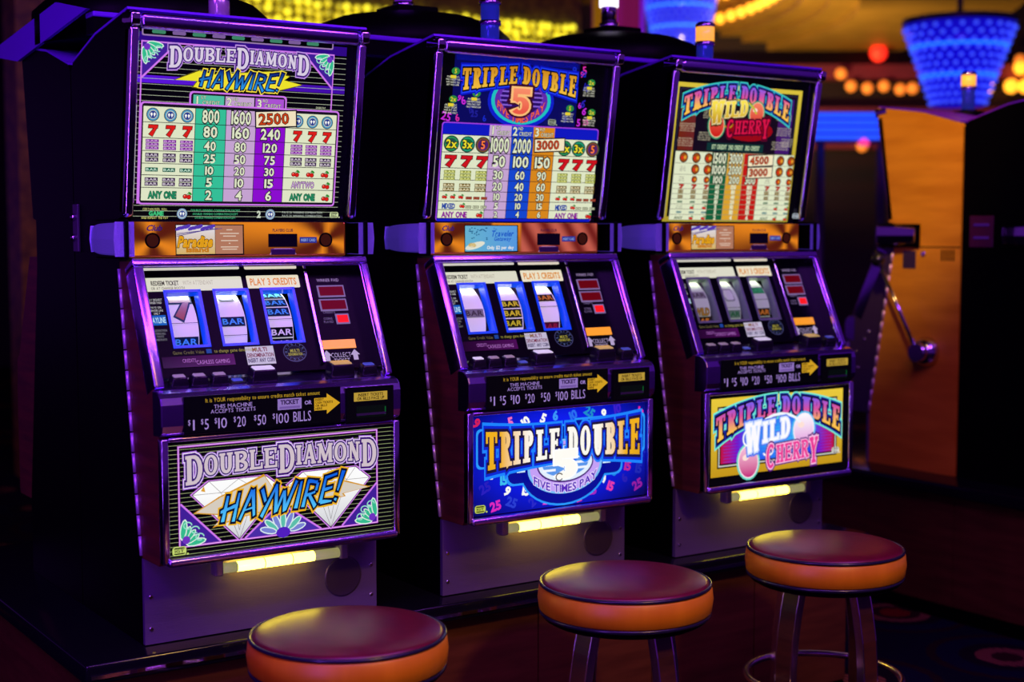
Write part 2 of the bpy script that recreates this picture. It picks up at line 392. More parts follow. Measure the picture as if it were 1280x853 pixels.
def cherries(A, x, y, r):
    A.line(x - r * .5, y, x + r * .8, y + r * 1.5, r * .25, C(40, 110, 30)); A.line(x + r * .6, y, x + r * .8, y + r * 1.5, r * .25, C(40, 110, 30))
    A.ell(x + r * 1.2, y + r * 1.0, r * .9, r * .45, C(40, 140, 40), 10, -.6)
    A.ell(x - r * .8, y - r * .2, r, r * .95, C(60, 10, 8), 12); A.ell(x + r * .75, y - r * .4, r, r * .95, C(60, 10, 8), 12); A.up(.5)
    A.ell(x - r * .8, y - r * .2, r * .8, r * .75, RED, 12); A.ell(x + r * .75, y - r * .4, r * .8, r * .75, RED, 12); A.up(.5)
    A.ell(x - r * 1.05, y + r * .1, r * .22, r * .22, C(255, 190, 160), 8)
def bars(A, x, y, w, h, n, bg, fg):
    k = h / n
    for i in range(n):
        yy = y - h / 2 + k * (i + .5); A.rect(x - w / 2, yy - k * .44, x + w / 2, yy + k * .44, bg)
    A.up(.5)
    for i in range(n):
        yy = y - h / 2 + k * (i + .5); A.text('BAR', x, yy, k * .5, fg, w * .86, .025)
def seven(A, x, y, h, w, col, edge):
    A.logo('7', x - w / 2, x + w / 2, y - h / 2, y + h / 2, [(.06, edge), (0, col)], W=.9, st=.34, th=.15, slant=.12)
def gem(A, x, y, r, rim, inn):
    A.ell(x, y, r, r, INK, 18); A.up(.5); A.ell(x, y, r * .9, r * .9, rim, 18); A.up(.5); A.ell(x, y, r * .66, r * .66, CREAM, 16); A.up(.5)
    A.ell(x, y, r * .58, r * .58, inn, 16); A.up(.5)
    for s in (-1, 1): A.poly([(x + s * r * .05, y + r * .1), (x + s * r * .22, y + r * .3), (x + s * r * .42, y + r * .1), (x + s * r * .22, y - r * .35)], WHITE)
def numtable(A, xs, ys, cols, rows, line, fg, edge, hs=.62):
    for i, c in enumerate(cols): A.rect(xs[i], ys[-1], xs[i + 1], ys[0], c)
    A.up()
    for y in ys: A.rect(xs[0], y - .0007, xs[-1], y + .0007, line)
    for x in xs: A.rect(x - .0007, ys[-1], x + .0007, ys[0], line)
    A.up()
    for j, r in enumerate(rows):
        h = (ys[j] - ys[j + 1]); cy = (ys[j] + ys[j + 1]) / 2
        for i, t in enumerate(r):
            if not t: continue
            w = min(h * hs * (.74 if j else .60) * (len(t) - (.45 if '1' in t else 0)), (xs[i + 2] - xs[i + 1]) * .80)
            A.text(t, (xs[i + 1] + xs[i + 2]) / 2, cy, h * hs * (1.25 if j == 0 else 1.1), fg, w, *((.025, .10) if h > .02 else (.05, .10)), out=[(.09, edge)] if h > .02 else None)
def price_tag(A, x0, y0, x1, y1, t, rot=.06):
    c, s = math.cos(rot), math.sin(rot); cx, cy = (x0 + x1) / 2, (y0 + y1) / 2
    R_ = lambda p: (cx + (p[0] - cx) * c - (p[1] - cy) * s, cy + (p[0] - cx) * s + (p[1] - cy) * c)
    e = .003
    A.poly([R_(p) for p in ((x0 - e, y0 - e), (x1 + e, y0 - e), (x1 + e, y1 + e), (x0 - e, y1 + e))], INK); A.up()
    A.poly([R_(p) for p in ((x0, y0), (x1, y0), (x1, y1), (x0, y1))], C(240, 226, 190)); A.up()
    A.text(t, cx - (x1 - x0) * .06, cy, (y1 - y0) * .7, C(206, 66, 16), (x1 - x0) * .74, 0, rot=rot, out=[(.05, C(70, 16, 8))])
def emblem(A, x, y, w, col):
    A.rrect(x - w, y - w * .62, x + w, y + w * .62, w * .4, col); A.up(.5); A.rrect(x - w * .85, y - w * .48, x + w * .85, y + w * .48, w * .3, K); A.up(.5)
    A.rect(x - w, y - w * .3, x + w, y + w * .3, col); A.up(.5); A.text('IGT', x, y, w * .36, K, w * 1.3, .025); A.ell(x + w * 1.2, y - w * .5, w * .16, w * .16, col, 8)
def microtext(A, x, y, w, n, h, col, seedv=0):
    rnd = random.Random(seedv)
    words = ['PAYS', 'ANY', 'LINE', 'BET', 'WIN', 'ALL', 'PAID', 'CREDIT', 'WILD', 'ONLY', 'MIXED', 'BARS']
    for i in range(n):
        t = ''
        while len(t) < max(4, w / (h * .8)): t += rnd.choice(words) + ' '
        A.text(t.strip(), x, y - i * h * 1.5, h, col, w * rnd.uniform(.75, 1), 0)
def fan(A, x, y, r, sx, sy):                    # leafy corner ornament
    A.poly([(x, y), (x + sx * r, y), (x, y + sy * r)], C(64, 30, 150)); A.up(.5)
    for k in range(5):
        a = math.radians(8 + k * 18); q = r * (.62 if k in (0, 4) else .5)
        X = x + sx * q * math.cos(a) * .62; Y = y + sy * q * math.sin(a) * .62
        rot = math.atan2(sy * math.sin(a), sx * math.cos(a))
        A.ell(X, Y, q * .42, q * .15, C(215, 235, 225), 10, rot); A.up(.3); A.ell(X, Y, q * .36, q * .10, C(50, 185, 140), 10, rot); A.up(.3)
    for k in range(3):
        a = math.radians(20 + k * 25); A.arc(x + sx * r * .5 * math.cos(a), y + sy * r * .5 * math.sin(a), r * .1, r * .08, 0, 300, r * .03, C(150, 220, 200))
    A.up(.5)
    A.ell(x + sx * r * .13, y + sy * r * .13, r * .1, r * .1, C(110, 50, 190), 10)
    A.up(.5); A.line(x + sx * r, y, x, y + sy * r, .004, PINK)
def haywire(A, x0, x1, y0, y1, rise, edge, out, c0, c1):
    """jagged brush lettering HAYWIRE!"""
    L = {'H': [seg_(.15, 0, .2, 1, .26, .2), seg_(.72, -.06, .78, 1.05, .24, .18), seg_(-.08, .40, .86, .58, .2)],
         'A': [seg_(.05, -.05, .5, 1.05, .2, .26), seg_(.82, 0, .5, 1.05, .2, .26), seg_(.15, .3, .8, .36, .15)],
         'Y': [seg_(.08, 1.02, .42, .45, .24, .2), seg_(.9, 1.1, .3, -.1, .2, .24)],
         'W': [seg_(.05, 1.05, .28, -.04, .22, .26), seg_(.28, 0, .55, .8, .2), seg_(.55, .8, .75, -.05, .2, .26), seg_(.75, 0, 1.15, 1.1, .22)],
         'I': [seg_(.15, -.04, .22, 1.04, .28, .2)],
         'R': [seg_(.12, -.05, .2, 1, .26, .2), seg_(.1, .98, .75, .85, .2), seg_(.75, .88, .7, .5, .22), seg_(.72, .5, .15, .42, .18), seg_(.35, .45, .85, -.1, .2, .24)],
         'E': [seg_(.12, -.02, .2, 1.02, .26, .2), seg_(.1, .95, .85, 1.05, .2), seg_(.12, .5, .7, .56, .18), seg_(.1, .06, .8, .02, .22, .16)],
         '!': [seg_(.1, .34, .26, 1.15, .16, .3), seg_(.04, -.02, .1, .14, .22)]}
    adv = {'H': .98, 'A': .9, 'Y': .8, 'W': 1.2, 'I': .42, 'R': .95, 'E': .9, '!': .35}
    x = 0; it = []
    for ch in 'HAYWIRE!': it.append((ch, x)); x += adv[ch]
    for d, col in ((.105, out), (.045, edge), (-.04, None)):
        for ch, dx in it:
            for p in L[ch]:
                v, f = stroke_poly(p, d); r = []
                for a, b in v:
                    q = (a + dx) / x; X = x0 + q * (x1 - x0) + (b - .5) * (y1 - y0) * .22
                    Y = y0 + b * (y1 - y0) + rise * (q - .5) * (y1 - y0) + math.sin(a * 37 + b * 29) * (y1 - y0) * .012
                    r.append((X, Y))
                A.add(r, f, col or vgrad(y0, c0, y1, c1))
        A.up()
def bolt(A, pts, col, edge):
    cx = sum(p[0] for p in pts) / len(pts); cy = sum(p[1] for p in pts) / len(pts)
    n = len(pts)
    A.add([(cx, cy)] + [(cx + (p[0] - cx) * 1.03, cy + (p[1] - cy) * 1.1) for p in pts], [(0, i + 1, (i + 1) % n + 1) for i in range(n)], edge); A.up()
    A.add([(cx, cy)] + pts, [(0, i + 1, (i + 1) % n + 1) for i in range(n)], col); A.up()

DD_LAYERS = [(.16, C(186, 140, 226)), (.10, C(62, 18, 120)), (.015, C(216, 204, 226))]
DD_BIG = {0: (.42, .12), 6: (.42, .12), 12: (.42, .12)}
def stripes(A, x0, x1, y0, y1, step, col, t=.0009):
    y = y0
    while y < y1: A.rect(x0, y, x1, y + t, col); y += step

def top_art_a():
    A = Art(); x0, x1 = -.252, .240
    A.rect(x0, -.005, x1, .405, K); A.up()
    A.rect(x0, .286, x1, .302, hgrad(x0, C(90, 20, 220), x1, C(60, 10, 160)), 6); A.rect(x0, .372, x1, .392, C(46, 8, 130)); A.up()
    stripes(A, x0, x1, .0, .37, .0118, C(176, 186, 160)); A.up()
    A.rrect(x0 + .008, .384, .205, .402, .004, C(150, 120, 170)); A.up(); A.rrect(x0 + .011, .387, .202, .399, .003, K); A.up()
    for k in range(9): A.rrect(x0 + .03 + k * .045, .39, x0 + .06 + k * .045, .3975, .003, C(120, 90, 150) if k % 2 else C(60, 130, 100))
    A.up()
    A.frame(-.245, .028, .209, .374, .0032, PINK); A.up()
    fan(A, -.242, .371, .074, 1, -1); fan(A, .206, .371, .074, -1, -1); A.up()
    A.logo('DOUBLEDIAMOND', -.183, .145, .334, .363, DD_LAYERS, W=.8, st=.2, th=.1, gap=.13, big=DD_BIG, warp=lambda x, y: (x, y + .006 - .25 * (x + .02) ** 2))
    bolt(A, [(-.168, .296), (-.115, .318), (-.118, .308), (.05, .326), (.098, .318), (.085, .309), (.128, .301), (.07, .285), (.075, .29), (-.08, .279), (-.128, .283), (-.118, .296)], C(236, 226, 40), C(90, 80, 10))
    haywire(A, -.112, .080, .284, .320, -.02, C(10, 14, 60), C(250, 226, 60), C(40, 150, 235), C(14, 40, 130))
    # credit header
    A.rrect(-.136, .238, .094, .274, .008, PINK); A.up(); A.rrect(-.132, .236, .090, .2705, .007, INK); A.up()
    for i, (a, b, c) in enumerate(((-.127, -.056, C(80, 190, 160)), (-.053, .015, LILAC), (.018, .087, C(170, 80, 210)))): A.rect(a, .244, b, .2665, c)
    A.up()
    for i, (a, n, sfx) in enumerate(((-.127, '1', 'ST'), (-.053, '2', 'ND'), (.018, '3', 'RD'))):
        A.text(n, a + .009, .2545, .017, CREAM, None, .025, out=[(.05, INK)]); A.text(sfx, a + .023, .2612, .0065, CREAM, .012, 0, out=[(.05, INK)])
        A.text('CREDIT', a + .041, .2505, .0085, CREAM, .040, 0, out=[(.05, INK)])
    A.up()
    # pay table
    ys = [.238, .204, .171, .143, .116, .091, .064, .035]
    A.rrect(-.245, .027, .226, .247, .008, PINK); A.up(); A.rrect(-.2415, .0305, .2225, .2435, .006, INK); A.up()
    numtable(A, [-.239, -.122, -.051, .020, .092, .220], ys, [CREAM, TEAL, LILAC, PURP, CREAM],
             [('800', '1600', ''), ('80', '160', '240'), ('40', '80', '120'), ('25', '50', '75'), ('10', '20', '30'), ('5', '10', '15'), ('2', '4', '6')], INK, CREAM, INK)
    for side, xs in (('l', (-.219, -.181, -.144)), ('r', (.113, .145, .181))):
        for k, x in enumerate(xs):
            if side == 'r': x = .116 + k * .036
            gem(A, x, .2205, .0145, C(80, 150, 190), C(40, 60, 140))
            seven(A, x - .001, .1875, .022, .020, RED, C(70, 10, 10))
            bars(A, x, .157, .029, .023, 3, C(120, 20, 150), C(210, 160, 220))
            bars(A, x, .1295, .029, .020, 2, C(50, 16, 70), C(210, 200, 210))
            if side == 'l': bars(A, x, .1035, .028, .010, 1, C(10, 90, 70), C(190, 220, 200)); bars(A, x, .0775, .029, .019, 2, C(50, 16, 70), C(210, 200, 210))
            else: cherries(A, x, .102, .0056)
        if side == 'r': A.text('ANYTWO', .134, .0775, .013, LILAC, .056, .025, out=[(.09, C(80, 20, 90))]); cherries(A, .192, .076, .0056)
        xt = -.195 if side == 'l' else .134
        A.text('ANY ONE', xt, .0495, .014, C(30, 130, 90), .062, .05, out=[(.09, C(10, 60, 40))]); cherries(A, -.139 if side == 'l' else .192, .048, .0056)
    price_tag(A, .012, .207, .108, .240, '2500', .07); A.up()
    # bottom legend
    A.text('CERTAIN REEL WILL', -.213, .0195, .005, C(200, 200, 120), .055, 0); A.text('GAME', -.21, .0105, .009, C(60, 190, 120), .032, .05); A.text('AND REPEAT THE PAY', -.213, .001, .005, C(220, 220, 120), .06, 0)
    gem(A, -.152, .010, .013, C(140, 170, 200), C(60, 80, 150)); gem(A, .056, .010, .013, C(140, 170, 200), C(60, 80, 150))
    for k in range(3): A.text('DOUBLES WINNING COMBINATION EXCEPT', -.075, .018 - k * .008, .0045, C(70, 190, 130), .115 - .01 * k, 0)
    A.text('2', .028, .010, .014, C(200, 210, 190), .008, .05)
    for k in range(2): A.text('PAYS 20 WINNING COMBINATION', .135, .015 - k * .008, .0045, C(180, 190, 180), .1, 0)
    emblem(A, .216, .010, .011, C(200, 215, 160))
    A.text('DOUBLE PAY', .167, .2535, .004, CREAM, .024, 0)
    return A

def belly_art_a():
    A = Art(); x0, x1, y0, y1 = -.262, .264, .008, .250
    A.rect(x0, y0, x1, y1, K); A.up(); stripes(A, x0, x1, y0 + .003, y1, .0092, C(160, 172, 120), .0009); A.up()
    A.rect(-.236, .028, -.2, .05, K); A.frame(-.241, .026, .229, .240, .0042, C(180, 70, 210)); A.up(.5); A.frame(-.2397, .0273, .2277, .2387, .0014, C(236, 190, 245)); A.up()
    fan(A, -.2365, .0305, .088, 1, 1); fan(A, .2245, .0305, .088, -1, 1)
    A.poly([(-.095, .0305), (-.012, .095), (.085, .0305)], C(72, 44, 165)); A.up(.5)
    for k in range(7):
        a = math.radians(15 + k * 25); q = .042
        A.ell(-.006 + q * .85 * math.cos(a), .034 + q * .62 * math.sin(a), .021, .008, C(214, 232, 236), 12, a); A.up(.3)
        A.ell(-.006 + q * .85 * math.cos(a), .034 + q * .62 * math.sin(a), .018, .0052, C(90, 190, 170) if k % 2 else C(120, 130, 210), 12, a); A.up(.3)
    A.ell(-.006, .033, .017, .012, C(80, 30, 190), 12); A.up(.3); A.line(-.095, .0305, -.012, .098, .004, PINK); A.line(.085, .0305, -.012, .098, .004, PINK); A.up()
    # two brilliant-cut diamonds
    for cx, cy in ((-.108, 0), (.108, 0)):
        P_ = [(cx - .103, .135), (cx - .066, .160), (cx + .062, .160), (cx + .096, .133), (cx, .032)]
        n = 5; q = (cx, .12)
        A.add([q] + [(q[0] + (a - q[0]) * 1.055, q[1] + (b - q[1]) * 1.07) for a, b in P_], [(0, i + 1, (i + 1) % n + 1) for i in range(n)], C(210, 130, 235)); A.up()
        A.add([q] + [(q[0] + (a - q[0]) * 1.02, q[1] + (b - q[1]) * 1.03) for a, b in P_], [(0, i + 1, (i + 1) % n + 1) for i in range(n)], C(60, 20, 80)); A.up()
        A.add([q] + P_, [(0, i + 1, (i + 1) % n + 1) for i in range(n)], lambda x, y: mix(C(206, 208, 214), C(252, 252, 252), (y - .03) / .1)); A.up()
        for a, b in (((cx - .103, .135), (cx + .096, .133)), ((cx - .066, .16), (cx - .04, .134)), ((cx - .04, .134), (cx, .16)), ((cx, .16), (cx + .04, .134)), ((cx + .04, .134), (cx + .062, .16)), ((cx - .04, .134), (cx, .032)), ((cx + .04, .134), (cx, .032)), ((cx - .02, .134), (cx, .05)), ((cx + .02, .134), (cx, .05))):
            A.line(*a, *b, .0009, C(120, 110, 110))
        A.poly([(cx - .085, .142), (cx - .075, .139), (cx - .078, .152)], C(220, 160, 40)); A.up()
    A.logo('DOUBLEDIAMOND', -.226, .222, .172, .214, [(.15, C(170, 110, 225)), (.115, C(240, 225, 250)), (.085, C(58, 16, 112)), (.01, C(206, 190, 200))], W=.8, st=.2, th=.1, gap=.12, big={0: (.34, .1), 6: (.34, .1), 12: (.34, .1)}, warp=lambda x, y: (x, y + .006 - .12 * x * x))
    bolt(A, [(-.205, .098), (-.15, .125), (-.12, .135), (-.05, .16), (-.06, .13), (.08, .13), (.14, .13), (.2, .112), (.135, .104), (.14, .098), (.1, .094), (-.02, .09), (-.1, .08), (-.165, .066), (-.14, .088)], C(214, 204, 190), C(214, 150, 30))
    haywire(A, -.148, .136, .080, .138, .36, C(8, 12, 40), C(236, 176, 24), C(80, 196, 252), C(10, 96, 226))
    emblem(A, -.243, .022, .015, C(196, 214, 110))
    return A

def western(A, t, x0, x1, y0, y1, fillf, glow, warp=None, st=.29, W=.76, inner=C(10, 10, 30)):
    A.logo(t, x0, x1, y0, y1, [(.24, glow[0]), (.16, glow[1]), (.085, inner), (0, fillf)], W=W, st=st, th=.13, gap=.17, warp=warp)

def top_art_b():
    A = Art(); x0, x1 = -.250, .246
    A.rect(x0, -.006, x1, .406, K); A.up()
    A.rect(-.21, .236, .165, .40, C(8, 10, 90)); A.rect(-.205, .385, .16, .398, C(14, 20, 190)); A.up()
    rnd = random.Random(4)
    for k in range(26):
        x = rnd.choice((rnd.uniform(-.24, -.17), rnd.uniform(.16, .235), rnd.uniform(-.2, -.11), rnd.uniform(.08, .2))); y = rnd.uniform(.245, .39)
        A.text(rnd.choice(('5', '9', '6', '10', '25', '15')), x, y, rnd.uniform(.012, .02), rnd.choice((C(190, 40, 210), C(20, 40, 200), C(210, 40, 160), C(30, 30, 150), C(40, 30, 170))), None, .025, rot=rnd.uniform(-.4, .4))
    for k, (x, y) in enumerate(((-.213, .335), (-.215, .268), (-.15, .285), (.197, .330), (.135, .262), (.205, .255))):
        A.ell(x + .006, y + .022, .012, .009, C(40, 130, 60), 12); A.up(.3); A.text('2x' if k % 2 else '5', x + .006, y + .022, .010, C(220, 200, 40), None, .025)
        microtext(A, x, y + .008, .042, 4, .0042, C(225, 225, 205), k)
        A.rect(x - .008, y + .0045, x + .008, y + .012, C(225, 205, 50))
    A.up()
    A.ell(-.012, .294, .100, .066, C(14, 30, 200), 32); A.up(); A.ell(-.012, .296, .090, .059, C(30, 190, 190), 32); A.up(); A.ell(-.012, .296, .080, .053, C(96, 40, 170), 28); A.up()
    A.ell(-.012, .302, .062, .040, C(40, 14, 100), 28); A.up()
    for s in (-1, 1):
        for k in range(4): A.rect(-.012 + s * .028, .282 + k * .011, -.012 + s * (.068 - abs(k - 1.5) * .006), .286 + k * .011, C(130, 90, 210))
    A.up()
    aw = lambda x, y: (x, y + 7.2 * (x + .012) ** 2)
    A.text('FIVE TIMES PAY', -.012, .2505, .017, C(236, 96, 66), .142, .025, warp=aw, out=[(.05, C(60, 10, 80))])
    western(A, 'TRIPLE DOUBLE', -.190, .152, .326, .368, vgrad(.325, C(240, 186, 60), .375, C(200, 130, 20)), (C(10, 20, 190), C(30, 60, 240)),
            warp=lambda x, y: (x, .352 + (y - .349) * (1 + 9 * (x + .02) ** 2) - .12 * abs(x + .02) + .01))
    A.logo('5', -.044, .014, .264, .326, [(.16, C(60, 10, 40)), (.08, C(250, 190, 120)), (0, vgrad(.27, C(236, 90, 70), .335, C(250, 150, 110)))], W=.7, st=.26, th=.11)
    emblem(A, .085, .247, .012, C(150, 160, 140))
    A.up()
    A.rrect(-.240, -.006, .236, .236, .008, C(150, 60, 220)); A.up(); A.rrect(-.237, -.008, .233, .233, .007, C(14, 24, 190)); A.up()
    for a, b, c in ((-.102, -.037, LILAC), (-.036, .029, C(20, 60, 200)), (.030, .096, ORANGE)): A.rect(a, .206, b, .233, c)
    A.up()
    for a, n, sfx in ((-.102, '1', 'ST'), (-.036, '2', 'ND'), (.030, '3', 'RD')):
        A.text(n, a + .010, .220, .020, CREAM, None, .025, out=[(.05, INK)]); A.text(sfx, a + .026, .2275, .008, CREAM, .014, 0, out=[(.05, INK)]); A.text('CREDIT', a + .041, .2145, .0095, CREAM, .038, 0, out=[(.05, INK)])
    ys = [.206, .163, .125, .096, .068, .044, .0225, .0015]
    numtable(A, [-.237, -.102, -.0365, .0295, .096, .234], ys, [CREAM, LILAC, C(20, 70, 205), ORANGE, CREAM],
             [('1000', '2000', ''), ('50', '100', '150'), ('30', '60', '90'), ('20', '40', '60'), ('10', '20', '30'), ('5', '10', '15'), ('2', '4', '6')], INK, CREAM, INK)
    for xs in ((-.214, -.169, -.125), (.120, .163, .207)):
        for k, x in enumerate(xs):
            A.ell(x, .184, .022, .020, C(20, 60, 50), 20); A.up(.5); A.ell(x, .184, .019, .0175, (C(40, 140, 80), C(30, 150, 110), C(120, 70, 40))[k], 20); A.up(.5); A.ell(x, .184, .015, .0135, (C(30, 80, 70), C(20, 100, 60), C(80, 30, 110))[k], 20); A.up(.5)
            A.text(('2x', '3x', '5')[k], x, .184, .019, (C(236, 220, 40), C(236, 220, 40), C(250, 120, 60))[k], None, .025, out=[(.09, INK)])
            seven(A, x - .002, .143, .026, .031, C(200, 20, 28), C(60, 6, 10))
            bars(A, x, .108, .032, .025, 3, C(130, 140, 30), C(230, 230, 150)); bars(A, x, .0785, .032, .021, 2, C(110, 90, 30), C(230, 220, 180))
        for k in range(3):
            cherries(A, xs[0] - .012 + k * .023, .056, .0042)
            bars(A, xs[1] + .013 + k * .022, 0.053, .018, .008, 1, C(120, 30, 20), C(180, 90, 60)); bars(A, xs[1] + .013 + k * .022, .031, .018, .008, 1, C(110, 120, 90), C(220, 220, 190))
        A.text('MIXED', xs[0], .033, .012, C(20, 60, 160), .036, .05); cherries(A, xs[1] - .006, .034, .0045)
        A.text('ANY ONE', xs[0] + .018, .012, .013, C(140, 20, 150), .072, .05); cherries(A, xs[2] + .002, .012, .0055)
    price_tag(A, .022, .176, .112, .206, '3000', .06)
    return A

def belly_art_b():
    A = Art(); x0, x1, y0, y1 = -.262, .264, .010, .250
    def bg(x, y):
        r = math.hypot(x / .27, (y - .14) / .14); return mix(C(12, 30, 246), C(4, 4, 70), (r - .55) * 1.3)
    A.rect(x0, y0, x1, y1, bg, 12); A.up()
    NUM = [('9', -.248, .232, C(210, 30, 90)), ('6', -.208, .222, C(50, 40, 190)), ('5', -.152, .228, C(240, 110, 190)), ('10', -.108, .226, WHITE), ('5', -.056, .230, WHITE), ('6', -.02, .234, C(60, 150, 250)), ('10', .034, .232, C(40, 110, 240)), ('25', .084, .236, C(30, 140, 200)), ('9', .128, .228, WHITE), ('10', .172, .238, C(60, 30, 200)), ('6', .246, .228, C(230, 30, 160)),
           ('5', -.205, .106, WHITE), ('15', -.172, .090, C(60, 190, 240)), ('25', -.226, .076, C(40, 30, 190)), ('9', -.162, .062, WHITE), ('15', -.108, .058, WHITE), ('25', -.196, .030, C(220, 40, 190)), ('2', -.09, .028, C(40, 40, 200)), ('25', -.150, .034, C(40, 60, 210)), ('2', -.050, .030, C(230, 60, 200)),
           ('5', .178, .118, C(30, 110, 200)), ('25', .158, .084, C(30, 130, 230)), ('15', .205, .090, C(190, 40, 150)), ('9', .128, .066, WHITE), ('6', .194, .060, C(40, 30, 180)), ('15', .150, .044, C(230, 60, 170)), ('25', .090, .040, C(170, 40, 190)), ('25', .236, .040, C(150, 30, 160)), ('25', .244, .120, C(30, 40, 190)), ('15', .240, .080, C(30, 40, 180)), ('2', .05, .026, C(200, 40, 150))]
    for i, (t, x, y, c) in enumerate(NUM): A.text(t, x, y, .021, c, None, .05, rot=((i * 37) % 7 - 3) * .2)
    A.up()
    for gl, c in ((.012, C(40, 150, 255)), (.007, C(6, 14, 150))):
        A.rrect(-.240 - gl, .134 - gl, -.04, .206 + gl, .012, c); A.rrect(.03, .134 - gl, .247 + gl, .212 + gl, .012, c); A.rrect(-.1, .14 - gl, .1, .2 + gl, .01, c)
        A.rrect(-.155 - gl, .085 - gl, .175 + gl, .14, .02, c); A.ell(.006, .105, .122 + gl, .082 + gl, c, 36); A.up()
    for s in (-1, 1):
        for k in range(2): A.rect(.006 + s * .118, .104 + k * .016, .006 + s * .142, .109 + k * .016, C(210, 240, 255))
    A.ell(.008, .108, .113, .068, C(120, 190, 250), 36); A.up(); A.ell(.008, .108, .106, .063, C(196, 160, 246), 36); A.up(); A.ell(.008, .115, .086, .047, C(70, 20, 120), 32); A.up()
    A.ell(.008, .116, .082, .044, C(226, 240, 255), 32); A.up(); A.ell(.008, .116, .070, .034, C(90, 150, 235), 28); A.up()
    for s in (-1, 1):
        for k in range(3): A.rect(.008 + s * .03, .098 + k * .014, .008 + s * .068, .104 + k * .014, C(240, 246, 255))
    A.up()
    aw = lambda x, y: (x, y + 3.1 * (x - .008) ** 2)
    A.text('FIVE TIMES PAY', .008, .0535, .019, C(90, 40, 190), .19, .025, warp=aw, out=[(.09, C(236, 220, 255))])
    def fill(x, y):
        c = mix(C(240, 176, 30), C(252, 248, 240), (.19 - abs(x - .005)) / .09)  # lamp glow behind the glass painted white into the middle letters
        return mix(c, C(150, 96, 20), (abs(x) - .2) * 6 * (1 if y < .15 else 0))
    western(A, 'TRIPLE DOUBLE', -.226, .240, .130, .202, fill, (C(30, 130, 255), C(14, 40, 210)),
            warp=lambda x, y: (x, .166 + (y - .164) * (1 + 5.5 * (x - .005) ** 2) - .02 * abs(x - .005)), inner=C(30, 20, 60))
    A.logo('5', -.030, .044, .080, .148, [(.05, C(255, 255, 255)), (0, C(255, 252, 244))], W=.72, st=.32, th=.15); A.arc(-.012, .083, .010, .009, 30, 330, .003, C(80, 70, 70))  # blown-out backlight painted as a white numeral
    emblem(A, -.243, .028, .015, C(190, 205, 80))
    return A

WC_GRAD = lambda y0, y1: (lambda x, y: mix(mix(C(250, 190, 80), C(220, 80, 150), (y - y0) / (y1 - y0) * 2), C(120, 90, 230), (y - (y0 + y1) / 2) / (y1 - y0) * 2))
def bean(A, x, y, rx, ry, rot, c0, c1, edge):
    A.ell(x, y, rx * 1.25, ry * 1.2, edge[0], 20, rot); A.up(); A.ell(x, y, rx * 1.1, ry * 1.08, edge[1], 20, rot); A.up()
    A.ell(x, y, rx, ry, lambda a, b: mix(c0, c1, (b - y) / ry * .5 + .5), 20, rot); A.up(); A.ell(x - rx * .3, y + ry * .3, rx * .35, ry * .2, C(255, 225, 215), 12, rot); A.up()
def wild_cherry(A, x0, x1, y0, y1, c_w, c_c, edge):
    H = y1 - y0; W_ = x1 - x0
    A.logo('WILD', x0, x0 + W_ * .60, y0 + H * .52, y1, [(.12, edge[0]), (.055, edge[1]), (0, c_w)], W=.8, st=.26, th=.14, gap=.12, big={0: (.3, .1)}, warp=lambda x, y: (x, y + .1 * (x - x0)))
    A.arc(x0 + W_ * .02, y0 + H * .72, W_ * .05, H * .16, 60, 300, W_ * .02, c_w); A.arc(x0 + W_ * .30, y0 + H * .40, W_ * .07, H * .12, -150, 90, W_ * .02, c_w)
    A.logo('CHERRY', x0 + W_ * .28, x1, y0 + H * .02, y0 + H * .44, [(.13, edge[2]), (.06, edge[3]), (0, c_c)], W=.8, st=.22, th=.13, gap=.10, big={0: (.22, .12), 5: (.4, .05)}, warp=lambda x, y: (x, y + .06 * (x - x0)))

